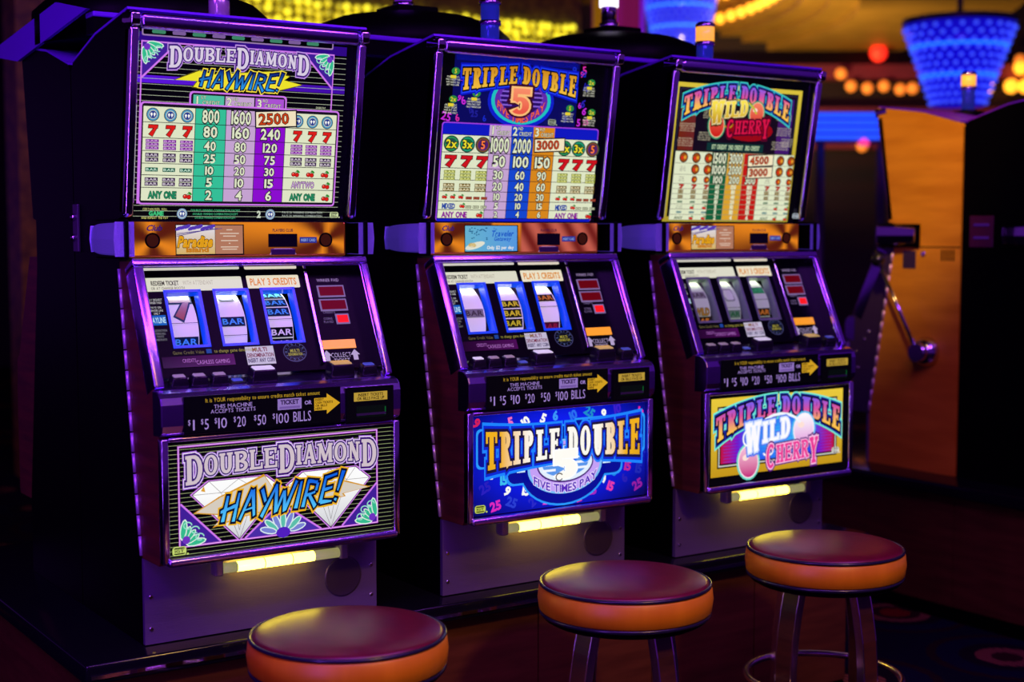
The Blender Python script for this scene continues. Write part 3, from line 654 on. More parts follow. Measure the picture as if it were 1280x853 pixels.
def top_art_c():
    A = Art(); x0, x1 = -.254, .250
    A.rect(x0, -.006, x1, .406, K); A.up()
    A.arc(-.02, .42, .14, .02, 180, 360, .003, C(90, 150, 110))
    A.frame(-.247, -.006, .228, .372, .014, lambda x, y: mix(C(170, 150, 40), C(214, 190, 60), y / .37)); A.up()
    A.rect(-.233, .19, .214, .36, C(20, 10, 26)); A.up(.5)
    for s in (-1, 1): A.rect(-.01 + s * .21, .19, -.01 + s * .155, .345, lambda x, y: mix(C(110, 36, 14), C(60, 20, 110), (x + .2) / .4))
    A.frame(-.229, .185, .210, .356, .003, C(40, 40, 60)); A.up()
    for k, (x, y, w) in enumerate(((-.192, .305, .05), (-.192, .262, .06), (-.125, .30, .03), (-.195, .222, .06), (.165, .305, .06), (.17, .262, .06), (.16, .222, .07), (-.13, .24, .05), (.185, .232, .05))):
        microtext(A, x, y, w, 4, .0042, C(205, 195, 165), 20 + k)
    A.up()
    A.rect(-.118, .192, .094, .214, C(12, 50, 50)); A.up()
    for n, x in (('1ST CREDIT', -.072), ('2ND CREDIT', -.011), ('3RD CREDIT', .052)): A.text(n, x, .203, .012, C(190, 214, 170), .054, .025)
    western(A, 'TRIPLE DOUBLE', -.216, .178, .318, .362, WC_GRAD(.31, .37), (C(60, 200, 190), C(30, 60, 160)),
            warp=lambda x, y: (x, .352 + (y - .34) * (1 + 5 * (x + .02) ** 2) - 1.15 * (x + .02) ** 2))
    bean(A, -.092, .262, .026, .032, .2, C(200, 20, 16), C(236, 90, 70), (C(60, 150, 110), C(230, 190, 150)))
    bean(A, .052, .300, .025, .030, -.1, C(214, 40, 34), C(246, 130, 100), (C(60, 150, 110), C(230, 190, 150)))
    A.arc(-.02, .28, .075, .055, 20, 160, .006, C(190, 190, 50)); A.up()
    A.ell(.03, .252, .09, .03, C(150, 8, 20), 20); A.up()
    wild_cherry(A, -.118, .104, .232, .322, vgrad(.27, C(190, 140, 20), .32, C(250, 226, 80)), C(216, 20, 70), (C(60, 40, 10), C(240, 220, 160), C(90, 6, 40), C(40, 4, 20)))
    ys = [.188, .156, .125, .100, .086, .072, .058, .044, .030, .015, .0]
    numtable(A, [-.232, -.100, -.040, .021, .083, .214], ys, [CREAM, C(16, 92, 56), C(216, 160, 44), C(190, 26, 20), CREAM],
             [('1500', '3000', ''), ('1000', '2000', ''), ('100', '200', '300'), ('60', '120', '180'), ('40', '80', '120'), ('20', '40', '60'), ('10', '20', '30'), ('5', '10', '15'), ('5', '10', '15'), ('2', '4', '6')], C(150, 150, 120), CREAM, INK, .68)
    for s, xs in ((0, (-.205, -.162, -.120)), (1, (.108, .147, .186))):
        for k, x in enumerate(xs):
            for j, r in ((0, .0155), (1, .0150), (2, .0105)):
                y = (ys[j] + ys[j + 1]) / 2
                if j and k == 0: microtext(A, x, y + .006, .022, 3, .0035, C(90, 70, 50), 40 + j); continue
                A.ell(x, y, r, r * .95, C(70, 36, 10), 14); A.up(.5); A.ell(x, y, r * .8, r * .75, C(150, 70, 20), 14); A.up(.5); A.ell(x - r * .3, y - r * .1, r * .35, r * .35, C(210, 40, 24), 8); A.ell(x + r * .3, y, r * .35, r * .35, C(220, 150, 40), 8)
            seven(A, x, .093, .0115, .016, C(190, 24, 20), C(60, 8, 8)); bars(A, x, .079, .018, .0115, 3, C(90, 60, 20), C(200, 180, 120)); bars(A, x, .065, .018, .0105, 2, C(80, 50, 30), C(200, 180, 120)); bars(A, x, .051, .018, .006, 1, C(20, 70, 50), C(160, 190, 150))
            if k: cherries(A, x, .036, .0042); cherries(A, x, .007, .0042)
            bars(A, x, .0225, .018, .006, 1, C(20, 80, 90), C(160, 200, 190))
            if not k: microtext(A, x, .039, .03, 2, .0035, C(90, 90, 70), 60); A.text('ANY', x, .007, .008, C(70, 90, 60), .03, .025)
    price_tag(A, .018, .157, .112, .186, '4500', .06); price_tag(A, .020, .124, .112, .152, '3000', .05)
    emblem(A, .226, .016, .012, C(180, 190, 200))
    return A

def belly_art_c():
    A = Art(); x0, x1, y0, y1 = -.262, .264, .010, .250
    A.rect(x0, y0, x1, y1, K); A.up()
    A.rect(-.248, .030, .248, .240, lambda x, y: mix(C(196, 150, 24), C(232, 200, 60), (y - .03) / .2), 6); A.up()
    A.rect(-.226, .052, .226, .218, K); A.up(); A.frame(-.222, .056, .222, .214, .004, C(200, 200, 190)); A.up()
    def bg(x, y):
        r = math.hypot((x - .01) / .2, (y - .12) / .11); return mix(mix(C(60, 190, 250), C(24, 20, 236), r * 1.3), C(190, 20, 60), (abs(x) - .13) / .07)
    A.rect(-.214, .064, .214, .206, bg, 14); A.up()
    for k in range(16): A.rect(-.205, .068 + k * .0085, .205, .0688 + k * .0085, C(50, 70, 235))
    A.up()
    western(A, 'TRIPLE DOUBLE', -.232, .236, .166, .216, WC_GRAD(.15, .22), (C(110, 230, 210), C(30, 40, 150)),
            warp=lambda x, y: (x, .208 + (y - .191) * (1 + 7 * x * x) - 1.0 * x * x))
    bean(A, -.115, .062, .034, .042, .15, C(196, 24, 120), C(250, 190, 220), (C(110, 220, 200), C(250, 226, 236)))
    bean(A, .092, .136, .037, .042, -.1, C(226, 150, 220), C(255, 250, 255), (C(90, 190, 240), C(250, 240, 250)))
    A.arc(.0, .125, .09, .06, 30, 165, .008, C(240, 246, 255)); A.up()
    wild_cherry(A, -.128, .148, .040, .160, C(252, 250, 255), C(236, 60, 150), (C(80, 120, 240), C(200, 220, 255), C(90, 14, 120), C(250, 190, 230)))
    emblem(A, .216, .066, .014, C(225, 225, 215))
    return A

# ------------------------------------------------------------------ shared machine prints
def strip_art(kind):
    A = Art()
    def cop(x, y):
        d1 = math.atan2(y - .036, x + .22); d2 = math.atan2(y - .036, x - .194)
        t = .5 + .5 * math.cos(d1 * 3 + 1.2) if x < -.09 else .5 + .5 * math.cos(d2 * 4 + 1)
        if kind == 1 and x > 0: t = .5 + .5 * math.sin(x * 90 + y * 60); return mix(C(120, 30, 20), C(226, 110, 90), t * .8)
        return mix(C(96, 30, 4), C(246, 140, 26), t * t)
    A.rect(-.264, .004, .242, .076, cop, 64); A.up()
    A.rect(-.168, .003, -.008, .071, K); A.up()
    if kind == 1:
        A.rect(-.166, .006, -.011, .069, hgrad(-.16, C(110, 190, 220), 0, C(90, 160, 240)), 6); A.up()
        for k in range(26):
            r = random.Random(k); A.ell(-.16 + r.random() * .06, .035 + r.random() * .03, .0025, .0015, C(20, 90, 140), 6)
        A.ell(-.137, .02, .03, .008, C(240, 240, 220), 14, .25); A.ell(-.145, .021, .012, .006, C(220, 180, 70), 10); A.up()
        A.text('The', -.078, .061, .006, C(20, 110, 200), .012, 0, skew=.3); A.text('Traveler', -.055, .050, .014, C(20, 90, 210), .066, .025, skew=.3); A.text('Getaway', -.055, .037, .010, C(20, 90, 210), .05, .025, skew=.3); A.text('Only $2 per day', -.062, .015, .008, WHITE, .08, .025)
    else:
        A.rect(-.166, .006, -.077, .069, vgrad(.01, C(226, 190, 110), .07, C(240, 236, 250)), 6); A.rect(-.076, .006, -.011, .069, C(190, 128, 100)); A.up()
        for k in range(9): A.ell(-.16 + k * .0095, .062 + (k % 3) * .002, .009, .004, C(90, 60, 190), 8, .4)
        for k in range(3): A.line(-.165, .045 + k * .003, -.08 + k * .01, .062, .0012, C(80, 60, 150))
        A.up(); A.text('Paradise', -.122, .033, .022, C(240, 170, 20), .078, .05, skew=.2, out=[(.09, C(70, 30, 20))]); A.text('Island', -.118, .016, .011, C(210, 130, 20), .05, .05)
        for k, (w_, y) in enumerate(((.014, .058), (.045, .05), (.03, .044), (.04, .034), (.004, .028), (.042, .02), (.035, .015))): A.rect(-.043 - w_ / 2, y, -.043 + w_ / 2, y + .0022, C(235, 210, 190))
    A.up()
    for x in (-.220, .194): A.ell(x, .036, .0165, .0165, C(60, 20, 4), 20)
    A.up()
    A.rect(.050, .020, .122, .050, C(30, 8, 6)); A.rect(.128, .029, .171, .0425, C(40, 50, 150)); A.up(); A.text('INSERT CARD', .1495, .0357, .006, C(150, 170, 240), .036, .025)
    A.text('PLAYERS CLUB', .086, .058, .006, C(70, 20, 60), .05, .025); A.text('Club', -.215, .063, .012, C(50, 20, 110), .034, .025, skew=.4)
    A.poly([(.052, .003), (.120, .003), (.108, .0175), (.064, .0175)], C(170, 120, 170)); A.up()
    for k in range(4): A.poly([(.072 + k * .009, .006), (.076 + k * .009, .006), (.074 + k * .009, .0135)], C(70, 30, 110))
    return A
def bill_art():
    A = Art(); L = C(172, 140, 222); Y = C(222, 170, 36)
    A.rect(-.231, .002, .125, .0765, K); A.up()
    A.text('It is YOUR responsibility to ensure credits match ticket amount', -.055, .0685, .0085, C(200, 160, 40), .262, 0)
    A.text('THIS MACHINE', -.125, .0545, .0080, L, .086, 0); A.text('ACCEPTS TICKETS', -.125, .0445, .0080, L, .1, 0)
    A.rect(-.024, .037, .032, .0605, C(150, 120, 200)); A.up(); A.text('TICKET', .004, .053, .009, C(60, 40, 90), .042, .05); A.rect(-.02, .039, .028, .044, C(120, 90, 170)); A.up()
    A.text('OR', .0475, .049, .008, L, .016, .025)
    A.poly([(.062, .030), (.092, .030), (.092, .021), (.1245, .0435), (.092, .066), (.092, .057), (.062, .057)], Y); A.up()
    for k, t in enumerate(('INSERT', 'CASH TICKETS', 'OR BILLS', 'HERE')): A.text(t, .0645, .0535 - k * .0065, .0048, C(60, 40, 4), (.02, .043, .027, .015)[k], .025, align='l') if False else A.text(t, .0645 + (.01, .021, .014, .008)[k], .0535 - k * .0065, .0048, C(60, 40, 4), (.02, .042, .028, .016)[k], .025)
    for t, x in (('1', -.213), ('5', -.185), ('10', -.150), ('20', -.108), ('50', -.062), ('100', -.014)):
        w_ = .0105 * len(t); A.text('$', x - w_ / 2 - .0045, .0255, .011, L, .0052, 0); A.text(t, x, .0195, .0215, L, w_ * .92 if len(t) > 1 else (.0036 if t == '1' else .0092), 0)
    A.text('BILLS', .032, .0205, .0215, L, .042, 0)
    return A
def slot_label_art():
    A = Art(); A.rect(.142, -.002, .258, .070, K); A.up(); A.rect(.159, .043, .243, .0625, C(196, 160, 60)); A.up()
    A.text('INSERT TICKETS', .201, .0567, .0062, C(60, 44, 8), .062, .025); A.text('OR BILLS FACE UP', .201, .0485, .0062, C(60, 44, 8), .068, .025)
    A.rect(.165, .006, .238, .032, C(4, 12, 8)); A.up(); A.rect(.236, .010, .239, .028, C(10, 90, 40))
    return A
def face_art(kind):
    """print on the black plate around the reels (v runs downwards from the top, as -v)"""
    T, A = Art(), Art()
    T.rrect(-.243, -.060, -.022, -.028, .003, C(236, 234, 214)); T.up()
    T.text('REDEEM TICKET', -.200, -.041, .010, C(50, 44, 30), .062, .025); T.text('WITH ATTENDANT', -.125, -.041, .010, C(190, 180, 160), .07, 0); T.text('OR AT CHANGE BOOTH', -.195, -.053, .0062, C(80, 70, 50), .075, 0)
    PC = Art(); PC.rrect(-.010, -.058, .118, -.027, .003, C(250, 240, 212)); PC.up(); PC.text('PLAY 3 CREDITS', .054, -.0425, .016, C(236, 144, 10), .112, .025)
    A.text('ONLY HIGHEST', -.231, -.079, .005, C(220, 220, 220), .036, 0); A.text('WINNER PAID', -.231, -.086, .005, C(220, 220, 220), .032, 0)
    for k, t in enumerate(('PAYS ON', 'CENTER LINE', 'ONLY')): A.text(t, -.230, -.097 - k * .007, .0048, C(220, 220, 220), (.024, .03, .014)[k], 0)
    A.rect(-.249, -.138, -.2115, -.115, C(20, 100, 200) if kind < 2 else C(40, 40, 44)); A.up(); A.text('PAYLINE', -.2303, -.1265, .0125, C(190, 230, 250), .034, .025)
    for k, t in enumerate(('MALFUNCTION', 'VOIDS ALL', 'PAYS', 'AND PLAYS')): A.text(t, -.231, -.150 - k * .007, .0048, C(150, 150, 160), (.033, .025, .014, .026)[k], 0)
    A.text('Game Credit Value', -.176, -.2025, .0075, C(120, 110, 70), .07, 0); A.rect(-.136, -.207, -.124, -.197, C(30, 70, 160)); A.up(); A.text('to change game denomination', -.068, -.2025, .0075, C(170, 160, 70), .1, 0)
    A.rect(-.238, -.236, -.075, -.211, hgrad(-.24, C(30, 4, 40), -.08, C(80, 14, 90))); A.up(); A.text('CREDITS', -.178, -.2215, .008, C(180, 110, 200), .03, 0); A.text('CASHLESS GAMING', -.125, -.2265, .009, C(190, 120, 210), .075, 0)
    D = Art(); D.rect(-.046, -.238, .021, -.196, C(206, 196, 226)); D.up(); D.text('MULTI', -.0125, -.2035, .009, C(130, 20, 60), .034, .025); D.text('DENOMINATION', -.0125, -.2165, .009, C(120, 20, 60), .062, .025); D.text('INSERT ANY COIN', -.0125, -.2285, .009, C(50, 30, 90), .062, .025)
    E_ = A; A = Art(); A.ell(.071, -.2135, .0285, .0235, C(70, 70, 120), 24); A.up(.5); A.ell(.071, -.2135, .0265, .0215, K, 24); A.up(.5); A.ell(.071, -.2135, .018, .0155, C(50, 60, 100), 20); A.up(.5); A.ell(.071, -.2135, .017, .0145, C(14, 18, 30), 20); A.up(.5)
    A.text('MULTI', .071, -.2105, .007, C(170, 160, 60), .022, .025); A.text('DENOMINATION', .071, -.219, .006, C(170, 160, 60), .034, .025)
    for k in range(14): a = k * 2 * PI / 14; A.text('IGTIGTIGTIGTIG'[k], .071 + .0222 * math.cos(a), -.2135 + .0183 * math.sin(a), .0042, C(110, 130, 190), None, 0, rot=a - PI / 2)
    R_ = A; A = Art()
    # right-hand meter panel
    A.text('WINNER PAID', .190, -.042, .0075, C(176, 150, 200), .056, 0)
    A.text('CREDITS', .176, -.1215, .0055, C(130, 110, 160), .03, 0); A.text('COINS', .170, -.137, .0055, C(130, 110, 160), .022, 0); A.text('PLAYED', .170, -.145, .0055, C(130, 110, 160), .024, 0)
    A.text('COLLECT', .183, -.2265, .011, C(190, 170, 215), .05, 0); A.text('TICKET', .183, -.2405, .011, C(190, 170, 215), .04, 0)
    for x in (.148, .219): A.poly([(x - .006, -.24), (x + .006, -.24), (x + .006, -.227), (x - .006, -.227)], C(190, 170, 215)); A.poly([(x - .012, -.2275), (x + .012, -.2275), (x, -.214)], C(190, 170, 215))
    return [('ticket_card', T), ('credits_card', PC), ('denomination_card', D), ('round_seal', R_), ('plate_lettering', E_), ('meter_lettering', A)]
def reel_art(seq, kind):
    """print of one reel strip: x across the drum, v along the drum"""
    A = Art(); w = .031
    A.rect(-w, -.13, w, .13, C(232, 234, 214) if kind != 2 else C(170, 184, 160), 40); A.up()
    for what, v in seq:
        if what == '7': A.logo('7', -.026, .022, v - .028, v + .030, [(.07, C(44, 66, 90)), (0, vgrad(v - .028, C(160, 88, 74), v + .03, C(170, 160, 154)))], W=.9, st=.30, th=.15, slant=.12)
        elif what.startswith('bar'):
            bg, fg = {'c': (C(16, 36, 56), C(70, 160, 200)), 'k': (C(10, 12, 16), C(214, 214, 200)), 'y': (C(30, 30, 10), C(210, 210, 40)), 'o': (C(40, 26, 8), C(200, 130, 40)), 'r': (C(80, 14, 34), C(150, 30, 50)), 'g': (C(120, 120, 118), C(70, 60, 66)), 'n': (C(40, 130, 70), C(60, 160, 90)), 't': (C(90, 120, 90), C(30, 100, 50))}[what[4]]
            n = int(what[3]); bars(A, 0, v, .056, .0245 * n, n, bg, fg)
        elif what == 'gem': gem(A, 0, v, .026, C(60, 130, 170), C(30, 50, 120))
        elif what == 'green': A.ell(0, v, .026, .02, C(60, 100, 50), 18); A.up(.5); A.ell(0, v, .02, .015, C(140, 170, 110), 16)
        elif what == 'ghost7': A.rrect(-.018, v - .02, .018, v + .02, .006, C(120, 128, 118)); A.up(.5); A.rrect(-.014, v - .016, .014, v + .016, .005, C(180, 188, 170))
        elif what == 'wild': A.text('WILD', 0, v, .018, C(150, 120, 40), .05, .05, out=[(.09, C(60, 60, 40))])
        elif what == 'line': A.rect(-w, v - .0006, w, v + .0006, C(60, 60, 60))
    return A

# ------------------------------------------------------------------ the room
def stripe_carpet():
    m = mat('patterned_carpet', C(10, 8, 26), .9, spec=.1); nt = m.node_tree; b = nt.nodes['Principled BSDF']
    tc = nt.nodes.new('ShaderNodeTexCoord'); vo = nt.nodes.new('ShaderNodeTexVoronoi'); vo.inputs['Scale'].default_value = 2.1; vo.inputs['Randomness'].default_value = .45
    nt.links.new(tc.outputs['Object'], vo.inputs['Vector'])
    r = nt.nodes.new('ShaderNodeValToRGB'); e = r.color_ramp.elements; r.color_ramp.interpolation = 'CONSTANT'
    e[0].position = 0; e[0].color = C(150, 24, 20); e[1].position = .14; e[1].color = C(60, 14, 20)
    for p, c in ((.2, C(150, 96, 60)), (.27, C(24, 10, 24)), (.36, C(12, 12, 46)), (.5, C(44, 12, 22)), (.56, C(10, 10, 36))):
        q = e.new(p); q.color = c
    nt.links.new(vo.outputs['Distance'], r.inputs['Fac'])
    w1 = nt.nodes.new('ShaderNodeTexWave'); w1.wave_type = 'BANDS'; w1.inputs['Scale'].default_value = 14; w1.inputs['Distortion'].default_value = .4
    nt.links.new(tc.outputs['Object'], w1.inputs['Vector'])
    mr = nt.nodes.new('ShaderNodeMath'); mr.operation = 'GREATER_THAN'; mr.inputs[1].default_value = .5; nt.links.new(w1.outputs['Fac'], mr.inputs[0])
    mx = nt.nodes.new('ShaderNodeMix'); mx.data_type = 'RGBA'; mx.blend_type = 'MULTIPLY'; mx.inputs[7].default_value = C(110, 100, 110)
    nt.links.new(mr.outputs[0], mx.inputs[0]); nt.links.new(r.outputs['Color'], mx.inputs[6]); nt.links.new(mx.outputs[2], b.inputs['Base Color'])
    return m
MT['carpet'] = stripe_carpet()
MT['ceiling'] = mat('dark_plaster', C(34, 16, 22), .8)
MT['maroon'] = noise_mat('maroon_wall', C(20, 4, 5), C(40, 9, 8), (.6, .6, 7), .6)
MT['soffit'] = noise_mat('gilded_plaster', C(150, 112, 44), C(168, 126, 52), (3, 3, 3), .5)
MT['gold_panel'] = noise_mat('gold_mosaic', C(190, 180, 20), C(120, 110, 8), (14, 14, 14), .4)
for k, (c, e) in enumerate((((1, .86, .03, 1), 1.15), ((.9, .74, .02, 1), .8), ((.72, .62, .02, 1), .5))): MT['gold_bulb%d' % k] = mat('yellow_bulb', (1, .9, .1, 1), .3, em=c, es=e)
MT['orange_bulb'] = mat('orange_bulb', (1, .6, .1, 1), .3, em=(1, .36, .02, 1), es=2.4)
MT['red_bulb'] = mat('red_bulb', (1, .1, .05, 1), .3, em=(1, .015, .01, 1), es=1.6)
MT['dim_bulb'] = mat('dim_orange_bulb', (1, .4, .1, 1), .3, em=(1, .22, .02, 1), es=.9)
MT['blue_glass'] = mat('blue_lit_glass', C(12, 12, 180), .2, em=C(22, 12, 205), es=.7)
MT['blue_bead'] = mat('crystal_bead', C(90, 110, 255), .1, em=C(62, 84, 250), es=.9)
MT['blue_hoop'] = mat('blue_neon_hoop', C(40, 120, 255), .1, em=C(40, 130, 255), es=1.0)
MT['blue_neon'] = mat('blue_neon_tube', C(40, 80, 255), .1, em=C(36, 80, 250), es=1.3)
MT['pink_neon'] = mat('pink_neon', C(255, 60, 160), .1, em=C(250, 60, 130), es=1.3)
MT['col_purple'] = mat('violet_glow_column', C(110, 20, 200), .3, em=C(112, 16, 205), es=.75)  # light falling on the column put into emission
MT['col_pink'] = mat('magenta_glow_column', C(130, 16, 80), .3, em=C(128, 22, 80), es=.6)
MT['col_gold'] = mat('gold_column_strip', C(160, 110, 20), .3, em=C(150, 100, 10), es=.6)

tag(box('floor', -9, 20, -8, 22, -.1, 0, 'carpet'), 'dark patterned casino carpet', kind='structure')
tag(box('ceiling', -9, 20, 2.6, 22, 4.2, 4.3, 'ceiling'), 'dark casino ceiling', kind='structure')
UF = Vector((.82743, -.56157, 0)); FF = Vector((.5616, .8274, 0))         # the far end of the hall
RZF = math.atan2(UF.y, UF.x)
def far(d, a, z): return FF * d + UF * a + Vector((0, 0, z))
wf = box('wall_far', -9, 12, 0, .3, 0, 4.2, 'maroon'); wf.location = far(14.5, 0, 0); wf.rotation_euler = (0, 0, RZF); tag(wf, 'dark maroon far wall of the hall', kind='structure')
for k, (z0, z1) in enumerate(((2.86, 3.0), (2.5, 2.58), (2.18, 2.3))):
    o = box('trim_%d' % (k + 1), -2, 9, -.25, 0, z0, z1, mat('mauve_cornice_%d' % k, C(120, 40, 66), .5)); o.location = far(14.5, 0, 0); o.rotation_euler = (0, 0, RZF); tag(o, kind='structure')

def sphere_data(r, n=10, k=6):
    prof = [(max(r * math.sin(PI * i / k), 1e-4), -r * math.cos(PI * i / k)) for i in range(k + 1)]
    return lathe_data(prof, n, cap=False)
def shared(name, v, f, m):
    me = bpy.data.meshes.new(name); me.from_pydata([tuple(p) for p in v], [], f); me.update(); me.materials.append(MT[m])
    for p in me.polygons: p.use_smooth = True
    return me
def inst(name, me, loc, parent=None):
    o = bpy.data.objects.new(name, me); COL.objects.link(o); o.location = loc
    if parent: o.parent = parent
    return o

# gold bulb wall behind the row
gw = box('wall_gold', 2.2, 6.0, 8.0, 8.25, 0, 3.3, 'gold_panel'); tag(gw, 'gold wall studded with rows of small yellow bulbs', kind='structure')
sv, sf = sphere_data(.024)
gm = [shared('bulb', sv, sf, 'gold_bulb%d' % k) for k in range(3)]
for j in range(6):
    for i in range(50):
        inst('bulb', gm[min(2, int(random.random() ** 1.3 * 3))], (2.68 + .0662 * i + random.uniform(-.008, .008), 7.985, 2.46 + .058 * j - .0 * i + random.uniform(-.008, .008)), gw)

# ring soffit with rows of orange bulbs
RC = (5.5, 11.6)
def ring_part(name, prof, a0, a1, m, parent=None, n=48):
    v = []; f = []; k = len(prof)
    for i in range(n + 1):
        a = math.radians(a0 + (a1 - a0) * i / n)
        for r, z in prof: v.append((RC[0] + r * math.cos(a), RC[1] + r * math.sin(a), z))
    for i in range(n):
        for j in range(k): f.append((i * k + j, i * k + (j + 1) % k, (i + 1) * k + (j + 1) % k, (i + 1) * k + j))
    f += [tuple(range(k)), tuple(n * k + j for j in range(k - 1, -1, -1))]
    return mo(name, v, f, m, parent)
sof = ring_part('ceiling_soffit', [(6.1, 3.16), (6.1, 4.2), (4.3, 4.2), (4.3, 3.36), (4.42, 3.36), (4.42, 3.3), (4.62, 3.3), (4.62, 3.24), (4.85, 3.24), (4.85, 3.16)], -75, 60, 'soffit')
tag(sof, 'curved golden ceiling soffit with stepped edge and orange bulbs', kind='structure')
in2 = ring_part('ceiling_soffit', [(3.45, 3.62), (3.45, 4.2), (3.05, 4.2), (3.05, 3.62)], -75, 60, 'soffit'); tag(in2, 'smaller inner ring of the golden ceiling soffit', kind='structure')
sv, sf = sphere_data(.052); ob = shared('bulb', sv, sf, 'orange_bulb')
for a in range(-40, 46, 3):
    for r, z in ((4.28, 3.44), (4.28, 3.66)):
        q = math.radians(a + (1.5 if z > 3.5 else 0)); inst('bulb', ob, (RC[0] + r * math.cos(q), RC[1] + r * math.sin(q), z), sof)

# column with its coloured lighting painted on as glow
cl = empty('round_column', (6.32, 8.05, 0)); tag(cl, 'round column lit purple and magenta beside the gold bulb wall', 'column')
lathe('core', [(.15, 0), (.15, 4.2)], 'col_pink', cl, n=24)
for k, (a, m) in enumerate(((200, 'col_gold'), (222, 'col_purple'), (262, 'col_pink'), (285, 'col_pink'), (312, 'col_purple'), (340, 'col_purple'))):
    q = math.radians(a); rod('rib', (.17 * math.cos(q), .17 * math.sin(q), 0), (.17 * math.cos(q), .17 * math.sin(q), 4.2), .05, m, cl)

# blue crystal chandeliers
def chandelier(loc, r1, r0, h, hang, label):
    t = empty('chandelier', loc); tag(t, label, 'chandelier', 'blue crystal chandeliers')
    prof = [(r0, 0), (r0 + (r1 - r0) * .3, h * .33), (r0 + (r1 - r0) * .62, h * .66), (r1, h)]
    lathe('shade', prof, 'blue_glass', t, n=28)
    for z, k in ((.36, .34), (.72, .7)): ring('hoop', r0 + (r1 - r0) * k + .012, .011, 'blue_hoop', t, (0, 0, h * z), 36, 6)
    bv, bf = sphere_data(.016, 6, 4); V = []; F = []
    for j in range(11):
        z = h * (.04 + j * .09); R_ = r0 + (r1 - r0) * (j + .4) / 11 + .012
        for i in range(26):
            a = 2 * PI * (i + .5 * (j % 2)) / 26; o = len(V); V += [(p[0] + R_ * math.cos(a), p[1] + R_ * math.sin(a), p[2] + z) for p in bv]; F += [tuple(x + o for x in q) for q in bf]
    b = mo('crystal_bead', V, F, 'blue_bead', t, smooth=True); b['kind'] = 'stuff'
    lathe('canopy', [(r1 * 1.05, h), (r1 * 1.05, h + .04), (.06, h + .07)], 'dark_metal', t, n=28)
    rod('hanging_rod', (0, 0, h + .06), (0, 0, hang - loc[2]), .02, 'dark_metal', t)
chandelier((8.25, 6.63, 2.24), .37, .17, .56, 3.17, 'blue cone shaped crystal chandelier hanging above the amber sided slot machine')
chandelier((8.67, 10.07, 3.02), .32, .22, .5, 4.2, 'distant blue crystal chandelier hanging beside the purple column')

# lit blue sign and lamps at the far end
sg = empty('neon_sign', far(10, 2.34, 2.0)); sg.rotation_euler = (0, 0, RZF); tag(sg, 'long blue neon sign low on the far wall behind the slot machines', 'sign')
box('back_panel', -.32, .36, .03, .09, -.02, .2, 'dark_metal', sg)
for k in range(4): rod('neon_tube', (-.3, 0, .02 + k * .05), (.34, 0, .02 + k * .05), .018, 'blue_neon', sg)
lathe('pink_lamp', [(.035, 0), (.04, .02), (.01, .05)], 'pink_neon', sg, (.08, -.02, -.04), 12)
rod('post', (-.2, .06, -2.0), (-.2, .06, 0), .03, 'dark_metal', sg); rod('post', (.22, .06, -2.0), (.22, .06, 0), .03, 'dark_metal', sg)
sv, sf = sphere_data(.085); rb = shared('lamp_globe', sv, sf, 'red_bulb')
sv, sf = sphere_data(.055); db = shared('lamp_globe', sv, sf, 'dim_bulb'); sv, sf = sphere_data(.07); obb = shared('lamp_globe', sv, sf, 'orange_bulb')
WL = [(3.56, 3.10, rb, 'red globe lamp on the far wall')] + [(a, z, m, None) for a, z, m in
      ((3.30, 2.78, db), (3.46, 2.76, db), (3.62, 2.78, db), (3.78, 2.75, db), (3.9, 2.76, db), (4.12, 2.76, db), (4.62, 2.77, obb), (4.68, 3.04, db), (4.94, 3.03, db), (4.95, 2.96, obb), (4.86, 2.78, obb), (5.0, 2.78, obb), (1.42, 3.24, obb), (1.52, 3.24, obb), (1.42, 3.14, obb), (1.53, 3.13, obb), (3.05, 2.4, db), (3.35, 2.38, db), (3.42, 2.2, db), (3.2, 2.9, db), (4.3, 2.9, db))]
for i, (a, z, m, lb) in enumerate(WL):
    t = empty('wall_lamp', far(14.5, a, z)); t.rotation_euler = (0, 0, RZF)
    tag(t, lb or ('orange globe lamp in the cluster of four beside the purple column' if a < 2 else 'bright yellow globe lamp at the right end of the far wall' if m is obb else 'small dim orange globe lamp on the dark far wall'), 'lamp', None if lb else 'orange lamps in the cluster of four' if a < 2 else 'bright lamps at the right of the far wall' if m is obb else 'dim globe lamps on the far wall')
    rod('bracket', (0, -.32, 0), (0, 0, 0), .012, 'dark_metal', t, 8); inst('globe', m, (0, -.33, 0), t)

# ------------------------------------------------------------------ slot machines
P_TOPF = Plane((.088, .912), (-.066, .423)); P_TOP = Plane((.105, .915), (-.06, .41))
P_BEZ = Plane((.045, .823), (.125, .268)); P_FACE = Plane((.077, .808), (.125, .268))
P_BILL = Plane((-.1242, .465), (0, 1)); P_BELLY = Plane((-.1030, .2), (0, 1)); P_STRIP = Plane((.0755, .827), (0, 1)); P_DECK = Plane((-.088, .556), (.068, .016))
BODY = [(.012, 0), (.012, .19), (.115, .80), (.115, .91), (.09, .915), (.024, 1.335), (.03, 1.343), (.24, 1.312), (.405, 1.266), (.418, 1.25), (.418, 0)]
CORE = [(.03, 0), (.03, .5), (.24, .52), (.24, .82), (.13, .83), (.13, .91), (.115, .915), (.06, 1.33), (.24, 1.303), (.40, 1.262), (.412, 0)]
CHEEK = [(.012, .19), (-.09, .19), (-.096, .2), (-.096, .46), (-.09, .55), (-.072, .556), (.048, .818), (.115, .818), (.115, .80)]
